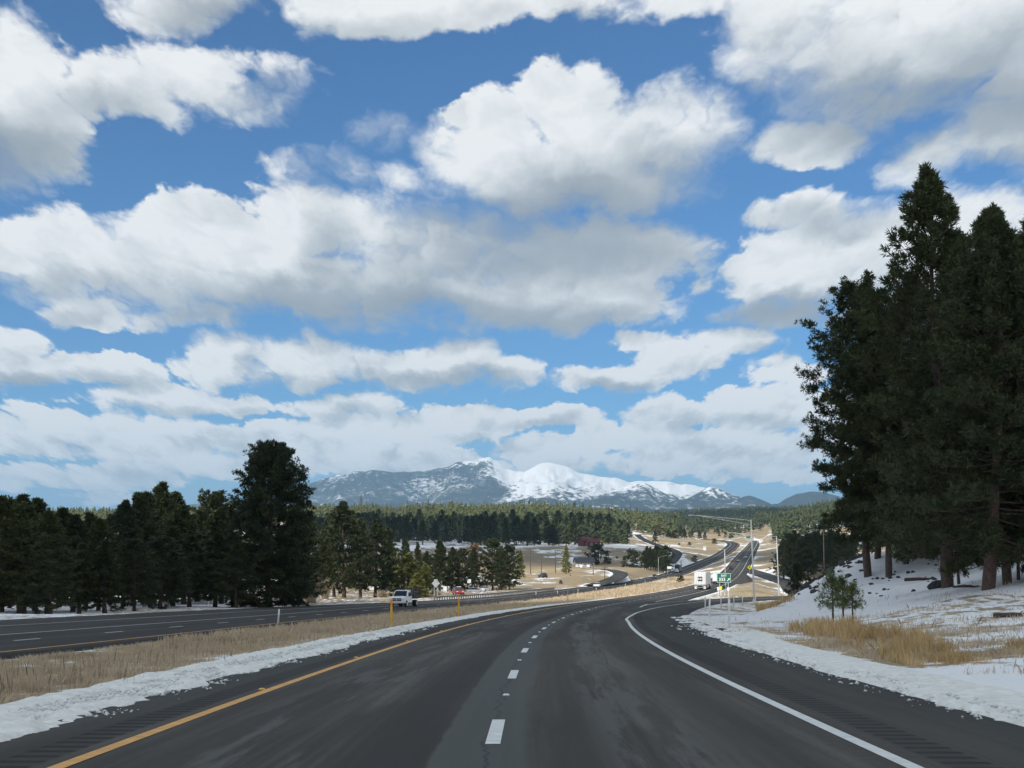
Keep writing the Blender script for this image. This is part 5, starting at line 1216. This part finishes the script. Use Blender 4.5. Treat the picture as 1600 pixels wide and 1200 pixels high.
# ================================================================== ploughed snow along the shoulders
M_snow = bpy.data.materials.new('ploughed_snow'); M_snow.use_nodes = True
t = NT(M_snow.node_tree); b = t.n['Principled BSDF']; geo = t.new('ShaderNodeNewGeometry'); n_ = t.noise(geo.outputs['Position'], 4.0, 6, .65); n2_ = t.noise(geo.outputs['Position'], 22, 3, .6)
t.l.new(t.mix(t.lin(n_, .35, .7), (.80, .815, .79), (.58, .58, .545)), b.inputs['Base Color']); b.inputs['Roughness'].default_value = .8
bn = t.new('ShaderNodeBump'); bn.inputs['Strength'].default_value = .5; bn.inputs['Distance'].default_value = .05; t.l.new(n2_, bn.inputs['Height']); t.l.new(bn.outputs[0], b.inputs['Normal'])
def snow_bank(name, fx, fz, side, o0, o1, y0, y1, do, ds0, amp, seed, edge, label, patch=.5):
    ys = [y0]
    while ys[-1] < y1: ys.append(ys[-1] + ds0 * max(1, ys[-1] / 22))
    ys = np.array(ys); p = np.stack([fx(ys), ys, fz(ys)], 1); n, s = frames(p)
    o = np.arange(o0, o1, do); V = p[:, None] + n[:, None] * side * o[None, :, None]
    X, Y = V[..., 0], V[..., 1]; S = np.repeat(s[:, None], len(o), 1); O = np.repeat(o[None], len(s), 0)
    E = O - (edge(Y) if callable(edge) else edge)
    big = fbm(S * .22 + seed, O * .5, 3, seed); mid = fbm(S * 1.1, O * 3.2, 4, seed + 5); fin = fbm(S * 4.5, O * 9, 3, seed + 9)
    th = amp * (sstep(E + (big - .5) * 1.6, -1.0 * patch - .25, .8)) + (mid - .54) * .20 * (1 - .6 * sstep(E, .0, 1.0)) + (fin - .52) * .085 * (1 - .55 * sstep(E, .2, 1.6)) - .012 - .3 * (1 - sstep(O, o0 + .05, o0 + .7))
    gz_ = gz_at(X, Y); rz_ = np.broadcast_to(fz(Y), X.shape)
    if y0 > 10: th = th - .35 * (1 - sstep(Y, y0, y0 + 1.6))
    blend = sstep(E, -.15, .5); base = rz_ * (1 - blend) + np.maximum(gz_, rz_ - .25) * blend
    outer = sstep(O, o1 - 1.3, o1 - .1)
    Z = base + np.maximum(th, (.035 if y0 < 10 else -.02) * sstep(E, .35, .8) - .3 * (1 - sstep(E, .2, .4))) - outer * (.16 + amp + .25 * fbm(S * .9, O, 3, seed + 3)) * 1.0
    V[..., 2] = np.maximum(Z, base - .25)
    ob = mesh_np(name, V.reshape(-1, 3), grid_faces(len(ys), len(o)), M_snow, smooth=True); return tag(ob, label, kind='stuff')
snow_bank('snow_bank', EBx, EBz, -1, 4.35, 8.2, 6, 57, .045, .06, .08, 3, 5.35, 'dirty ploughed snow along the left shoulder near the camera', patch=1.3)
snow_bank('snow_bank', EBx, EBz, -1, 4.5, 7.7, 55, 260, .12, .13, .12, 3, 5.2, 'ploughed snow along the left shoulder farther on', patch=.6)
snow_bank('snow_bank', EBx, EBz, 1, 5.3, 9.0, 8, 57, .05, .07, .09, 8, lambda y: eb_right(y) + .1, 'grey ploughed snow along the right shoulder near the camera', patch=.35)
snow_bank('snow_bank', EBx, EBz, 1, 5.5, 9.6, 55, 96, .09, .11, .12, 8, lambda y: eb_right(y) + .15, 'grey ploughed snow along the right shoulder at the ramp', patch=.3)
def crumbs(name, fx, fz, side, o_in, o_out, y0, y1, n, seed, label):
    r = np.random.default_rng(seed); Y = y0 * (y1 / y0) ** r.random(n); O = o_in + (o_out - o_in) * r.random(n) ** .6; p = np.stack([fx(Y), Y, fz(Y)], 1)
    k = fbm(Y * .8, O * 2, 3, seed) > .46; Y, O, p = Y[k], O[k], p[k]; n = len(Y)
    X = p[:, 0] + side * O; s = (.006 + .03 * r.random(n) ** 2) * (1 + Y / 60); c = np.stack([X, Y, p[:, 2] + s * .35], 1)
    b = np.array([(1, 0, 0), (0, 1, 0), (-1, 0, 0), (0, -1, 0), (0, 0, .8), (0, 0, -.5)], float); f = np.array([(0, 1, 4), (1, 2, 4), (2, 3, 4), (3, 0, 4), (1, 0, 5), (2, 1, 5), (3, 2, 5), (0, 3, 5)])
    V = c[:, None] + b[None] * s[:, None, None] * r.uniform(.6, 1.5, (n, 6, 3)); F = (np.arange(n)[:, None, None] * 6 + f[None]).reshape(-1, 3)
    return tag(mesh_np(name, V.reshape(-1, 3), F, M_snow, smooth=False), label, kind='stuff')
crumbs('snow_crumbs', EBx, EBz, -1, 4.55, 6.2, 19, 70, 3200, 5, 'crumbs of snow scattered at the edge of the left shoulder snow')
crumbs('snow_crumbs', EBx, EBz, 1, 5.35, 6.6, 19, 70, 900, 6, 'crumbs of snow scattered at the edge of the right shoulder snow')
# ================================================================== dry grass
def straw(name, c0, c1):
    m = bpy.data.materials.new(name); m.use_nodes = True; t = NT(m.node_tree); b = t.n['Principled BSDF']; geo = t.new('ShaderNodeNewGeometry')
    n = t.noise(geo.outputs['Position'], .8, 4, .65)
    t.l.new(t.mix(t.m('ADD', t.m('MULTIPLY', geo.outputs['Random Per Island'], .45), t.m('MULTIPLY', t.lin(n, .35, .65), .55)), c0, c1), b.inputs['Base Color'])
    b.inputs['Roughness'].default_value = .8; b.inputs['Specular IOR Level'].default_value = .2; return m
M_straw = straw('dry_grass_blades', (.36, .28, .19), (.66, .54, .38)); M_gold = straw('tall_golden_grass', (.34, .22, .10), (.68, .49, .25)); M_weed = straw('grey_brown_weeds', (.10, .08, .055), (.27, .21, .14))
def blades(name, X, Y, h, w_, seed, m_, label, lean=.35, zoff=-.03):
    r = np.random.default_rng(seed); n = len(X); Z = gz_at(X, Y) + zoff; a = r.uniform(0, 6.28, n); la = r.uniform(0, 6.28, n); l = np.abs(r.normal(0, lean, n)) * h
    b = np.stack([X, Y, Z], 1); s = np.stack([np.cos(a), np.sin(a), 0 * a], 1) * w_[:, None] / 2
    mid = b + np.stack([np.cos(la) * l * .35, np.sin(la) * l * .35, h * .55], 1); tip = b + np.stack([np.cos(la) * l, np.sin(la) * l, h], 1)
    V = np.stack([b - s * .6, b + s * .6, mid + s * .8, tip, mid - s * .8], 1)
    V = np.stack([b - s, b + s, mid + s * .75, tip], 1); V2 = V.reshape(-1, 3)
    o = mesh_np(name, V2, np.arange(len(V2)).reshape(-1, 4), m_); return tag(o, label, kind='stuff')
def scatter(n, y0, y1, fo0, fo1, fx, seed, dens=None, p=1.6):
    r = np.random.default_rng(seed); u = r.random(n); Y = y0 * (y1 / y0) ** (u ** (1 / 1.0)) if p in (0, 1.0) else (y0 ** (1 - p) + u * (y1 ** (1 - p) - y0 ** (1 - p))) ** (1 / (1 - p))
    lo = fo0(Y) if callable(fo0) else fo0; hi = fo1(Y) if callable(fo1) else fo1
    X = fx(Y) + lo + (hi - lo) * r.random(n); k = np.ones(n, bool)
    if dens is not None: k = r.random(n) < dens(X, Y)
    return X[k], Y[k]
clump = lambda X, Y: np.clip(fbm(X * .9, Y * .6, 4, 77) * 3.6 - 1.25, .02, 1)
wbe = lambda Y: WBx(Y) - EBx(Y) + 5.3
X, Y = scatter(420000, 10, 62, wbe, lambda y: np.interp(y, [10, 62], [-7.25, -6.7]), EBx, 1, clump, p=1.3)
r = np.random.default_rng(2); blades('dry_grass', X, Y, r.uniform(.04, .19, len(X)), .006 + .00018 * Y, 3, M_straw, 'pale dry grass in the median near the camera')
X, Y = scatter(110000, 62, 420, wbe, lambda y: np.interp(y, [62, 250], [-6.7, -6.2]), EBx, 4, clump, p=1.3)
blades('dry_grass', X, Y, np.random.default_rng(5).uniform(.10, .38, len(X)), .012 + .0003 * Y, 6, M_straw, 'pale dry grass farther along the median')
X, Y = scatter(5000, 14, 120, wbe, -6.6, EBx, 7, lambda X, Y: np.clip(fbm(X * .35, Y * .35, 3, 12) * 4 - 2.0, 0, 1), p=1.3)
blades('dry_weeds', X, Y, np.random.default_rng(8).uniform(.2, .5, len(X)), .005 + .0001 * Y, 9, M_weed, 'grey brown weeds in the median', lean=.15)
goldd = lambda X, Y: np.clip(fbm(X * 1.3, Y * .6, 4, 31) * 5 - 2.2, 0, 1) * np.clip(fbm(X * 6, Y * 3, 2, 32) * 4 - 1.4, .05, 1)
X, Y = scatter(36000, 34, 70, lambda y: 8.3 + (y - 32) * .085, lambda y: 10.0 + (y - 32) * .115, lambda y: 0 * y, 11, goldd, p=1.0)
blades('tall_dry_grass', X, Y, np.random.default_rng(12).uniform(.15, .62, len(X)) * np.interp(Y, [34, 46, 78], [.45, 1, .9]), .007 + .0002 * Y, 13, M_gold, 'tall golden grass behind the snow on the right', lean=.16)
X, Y = scatter(14000, 120, 200, lambda y: y * .152, lambda y: y * .176, lambda y: 0 * y, 21, lambda X, Y: np.clip(fbm(X * .6, Y * .25, 3, 31) * 3.4 - 1.35, 0, 1), p=1.0)
k = (X > np.interp(Y, RAMPp[:70, 1], RAMPp[:70, 0]) + 8); X, Y = X[k], Y[k]
blades('tall_dry_grass', X, Y, np.random.default_rng(22).uniform(.2, .6, len(X)), .015 + .0003 * Y, 23, M_gold, 'tall golden grass around the nearer street light', lean=.2)
def grassy(X, Y):
    s, g = cover(X, Y); return np.clip(1.15 - s + (fbm(X * .5, Y * .5, 4, 55) - .5) * 1.6 - .42, 0, 1) * .9
X, Y = scatter(22000, 32, 40, 9.4, 16, lambda y: 0 * y, 51, lambda X, Y: np.clip(fbm(X * .8, Y * .8, 4, 33) * 5 - 2.3, 0, 1), p=1.0)
blades('dry_grass', X, Y, np.random.default_rng(52).uniform(.08, .26, len(X)), .006 + .0002 * Y, 53, M_gold, 'low golden grass band near the right edge of the photo', lean=.4)
X, Y = scatter(260000, 18, 78, 8.6, lambda y: 12 + y * .22, lambda y: 0 * y, 31, grassy, p=1.1)
blades('dry_grass', X, Y, np.random.default_rng(32).uniform(.06, .24, len(X)), .008 + .0002 * Y, 33, M_straw, 'short dry grass poking through the snow on the right')
X, Y = scatter(2600, 18, 90, 9.5, lambda y: 12 + y * .22, lambda y: 0 * y, 34, lambda X, Y: np.clip(fbm(X * .5, Y * .5, 3, 14) * 4 - 2.1, 0, 1), p=1.1)
blades('dry_weeds', X, Y, np.random.default_rng(35).uniform(.15, .4, len(X)), .005 + .0001 * Y, 36, M_weed, 'dark weeds standing in the snow on the right', lean=.3)
for (y0, y1, a, b_, n, sd) in ((300, 700, 8, 40, 14000, 41),):
    X, Y = scatter(n, y0, y1, lambda y: WBx(y) - EBx(y) + 6, -7, EBx, sd, clump, p=1.0); blades('dry_grass', X, Y, np.random.default_rng(sd).uniform(.3, .7, len(X)), .05 + .0003 * Y, sd, M_straw, 'dry grass in the far median')
# ================================================================== rocks and fallen wood on the knoll
def rock_mesh(seed):
    bm = bmesh.new(); bmesh.ops.create_icosphere(bm, subdivisions=2, radius=1.0); r = random.Random(seed)
    pl = [(Vector((r.uniform(-1, 1), r.uniform(-1, 1), r.uniform(-1, 1))).normalized(), r.uniform(.55, .85)) for _ in range(9)]
    for v in bm.verts:
        for n, d in pl:
            k = v.co.dot(n)
            if k > d: v.co -= n * (k - d)
        v.co.z *= .62
    me = bpy.data.meshes.new('rock'); bm.to_mesh(me); bm.free(); me.materials.append(P_rock); return me
RM = [rock_mesh(i) for i in range(5)]; rr = random.Random(9); RSP = []
for i in range(200):
    t_ = rr.random()
    if i < 140: px, Y = 1232 + t_ * 115 + rr.gauss(0, 6), 131 - t_ * 4 + rr.gauss(0, 4)
    else: px, Y = rr.uniform(1300, 1520), rr.uniform(95, 135)
    x = xat(px, Y); RSP.append((x, Y, rr.uniform(.1, .42) if i < 140 else rr.uniform(.08, .24), i < 140))
for x, Y, s_, ed in RSP:
    o = bpy.data.objects.new('rock', RM[rr.randrange(5)]); C.objects.link(o); o.location = (x, Y, float(gz_at(x, Y)) + s_ * .12); o.scale = (s_ * rr.uniform(.8, 1.5), s_ * rr.uniform(.8, 1.3), s_); o.rotation_euler = (rr.uniform(-.3, .3), rr.uniform(-.3, .3), rr.uniform(0, 6))
    tag(o, 'dark rock poking through the snow along the crest of the knoll' if ed else 'small dark rock lying in the snow under the tall pines', 'rock', 'rocks along the crest of the knoll' if ed else 'rocks under the tall pines')
def log(px, Y, L, r_, rz, label):
    x, y, z = g_px(px, Y); o = MB().tube([(-L / 2, 0, r_ * .6), (-L * .1, .05 * L, r_ * .9), (L * .25, -.02 * L, r_ * .8), (L / 2, .06 * L, r_ * .5)], [r_, r_ * .9, r_ * .7, r_ * .35], 7).tube([(0, 0, r_), (L * .15, .15 * L, r_ * 2.2)], [r_ * .4, r_ * .15], 5)
    o = o.build('fallen_branch', M_bark, None, smooth=True, loc=(x, y, z), rot=(0, 0, rz)); tag(o, label, 'branch')
log(1443, 104, 2.6, .12, .2, 'thick fallen branch left of the small dark pine'); log(1510, 84, 2.2, .05, .9, 'thin fallen branch before the thick red brown trunk'); log(1520, 80, 2.0, .06, -.3, 'lower fallen branch before the thick red brown trunk'); log(1590, 56, 1.8, .09, .1, 'dark fallen branch at the right edge of the photo'); log(1512, 108, 2.4, .08, .4, 'fallen branch in the snow behind the tallest spire')
x, y, z = g_px(1462, 92)
o = bpy.data.objects.new('boulder', RM[1]); C.objects.link(o); o.location = (x, y, z + .1); o.scale = (.7, .5, .75); tag(o, 'dark boulder with a snowy top at the foot of the small dark pine', 'boulder')
x, y, z = g_px(1163, 470); bm_ = MB().rev([(0, 3.0), (1.2, 2.3), (2.6, 1.0), (4.0, 0), (4.4, -1)], 9); o = bm_.build('dirt_mound', P_rock, None, loc=(x, y, z)); tag(o, 'dark earth mound beyond the exit sign', 'mound')
# ================================================================== bare willow and shrubs
def twig_bush(px, Y, top, wd, n, seed, m_, label, name='bare_shrub'):
    x, y, z = g_px(px, Y); H = zat(top, Y) - z; r = np.random.default_rng(seed); parts_ = []
    for i in range(n):
        a = r.uniform(0, 6.28); sp = abs(r.normal(0, .5)); h = H * r.uniform(.55, 1.05) * (1 - .25 * sp); b = r.normal(0, .15 * wd, 2)
        s = np.linspace(0, 1, 5); dx = wd * sp * s ** 1.4
        p = np.stack([b[0] + dx * np.cos(a) + r.normal(0, .05, 5), b[1] + dx * np.sin(a) + r.normal(0, .05, 5), h * s - .1], 1)
        parts_.append(tube_np(p, np.linspace(.035, .008, 5) * (1 + Y / 400), 3))
        for k in range(3):
            q = p[2 + k % 3]; e = q + (r.normal(0, .25 * wd), r.normal(0, .25 * wd), h * r.uniform(.1, .3)); parts_.append(tube_np(np.stack([q, (q + e) / 2, e]), [.016 * (1 + Y / 400), .012, .006], 3))
    v, f = join_np(parts_); o = mesh_np(name, v, f, m_, smooth=True); o.location = (x, y, z); return tag(o, label, 'shrub')
M_twig = mat('bare_twigs', (.36, .30, .21), .9, var=.25)
twig_bush(486, 232, 890, 1.9, 260, 1, M_twig, 'bare pale brown willow right of the huge round crowned pine'); twig_bush(508, 250, 903, 1.5, 160, 2, M_twig, 'smaller bare willow beside the tall dark pine'); twig_bush(598, 300, 922, 1.6, 120, 4, M_twig, 'bare brush left of the white truck')
twig_bush(683, 330, 922, 1.2, 120, 5, M_twig, 'bare yellowish bush under the grey sign back'); twig_bush(857, 560, 908, 2.0, 90, 6, M_twig, 'bare grey bush right of the dark vehicle in the meadow')
M_rust = leaf_mat('rusty_needles', (.09, .06, .035), (.17, .11, .06))
RUST = make_pine('r', 14, 3.4, .1, 'round', 40, 5, 3, 6, .8, .3, 61, .24, leaf=M_rust, twig=False)
tree_px(RUST, 1030, 1850, 822, 'rusty brown tree at the forest edge above the far curve', sx=1.6, name='dead_pine')
tree_px(RUST, 741, 560, 854, 'reddish brown tree between the roadside pines', sx=1.2, name='dead_pine'); tree_px(RUST, 665, 620, 868, 'brown tree left of the reddish one', sx=1.2, name='dead_pine')
BUSH = make_pine('u', 3, 1.5, .0, 'round', 26, 5, 3, 8, .4, .12, 62, .1, twig=False)
for px, Y, top, lab in [(1083.5, 1050, 870, 'round dark juniper on the shaded slope between the roads'), (1076, 1500, 848, 'small bush on the golden slope left of the highway'), (1115, 1600, 843, 'dark bush beside the top of the westbound road'), (934, 900, 856, 'small dark bush in the snowy meadow'), (987, 850, 864, 'tiny dark bush near the tight pine clump'), (1060, 1500, 849, 'little bush high on the golden slope'), (1062, 500, 901, 'low bush in the median left of the semitrailer'), (803, 470, 911, 'small dark bush right of the roadside pines'), (876, 520, 910, 'low dark bush in the pale meadow'), (963, 1000, 870, 'brown brush beside the parked campers')]:
    tree_px(BUSH, px, Y, top, lab, sx=1.3, name='bush')

# ================================================================== raised reflectors on the road
rb = MB().box(-.05, .05, -.05, .05, 0, .018, 0, .02, .012); me_y = rb.build('road_reflector', P_yel); me_w = MB().box(-.05, .05, -.05, .05, 0, .018, 0, .02, .012).build('road_reflector', P_wpl)
first = [me_y, me_w]
for i in range(16):
    for j, off in enumerate((-3.80, 0.0)):
        d = s175 + 12.19 * (i - 1) + (6.1 if j else 7.4)
        q, nn = at_off(EBp, EBn, EBs, off, np.array([d])); p_ = q[0] + nn[0] * off
        o = first[j] if i == 0 else first[j].copy()
        if i: C.objects.link(o)
        o.location = (p_[0], p_[1], p_[2] + .003)
        tag(o, 'small yellow reflector beside the yellow edge line' if j == 0 else 'small white reflector in a gap between the lane dashes', 'reflector', 'yellow reflectors along the edge line' if j == 0 else 'white reflectors between the lane dashes')
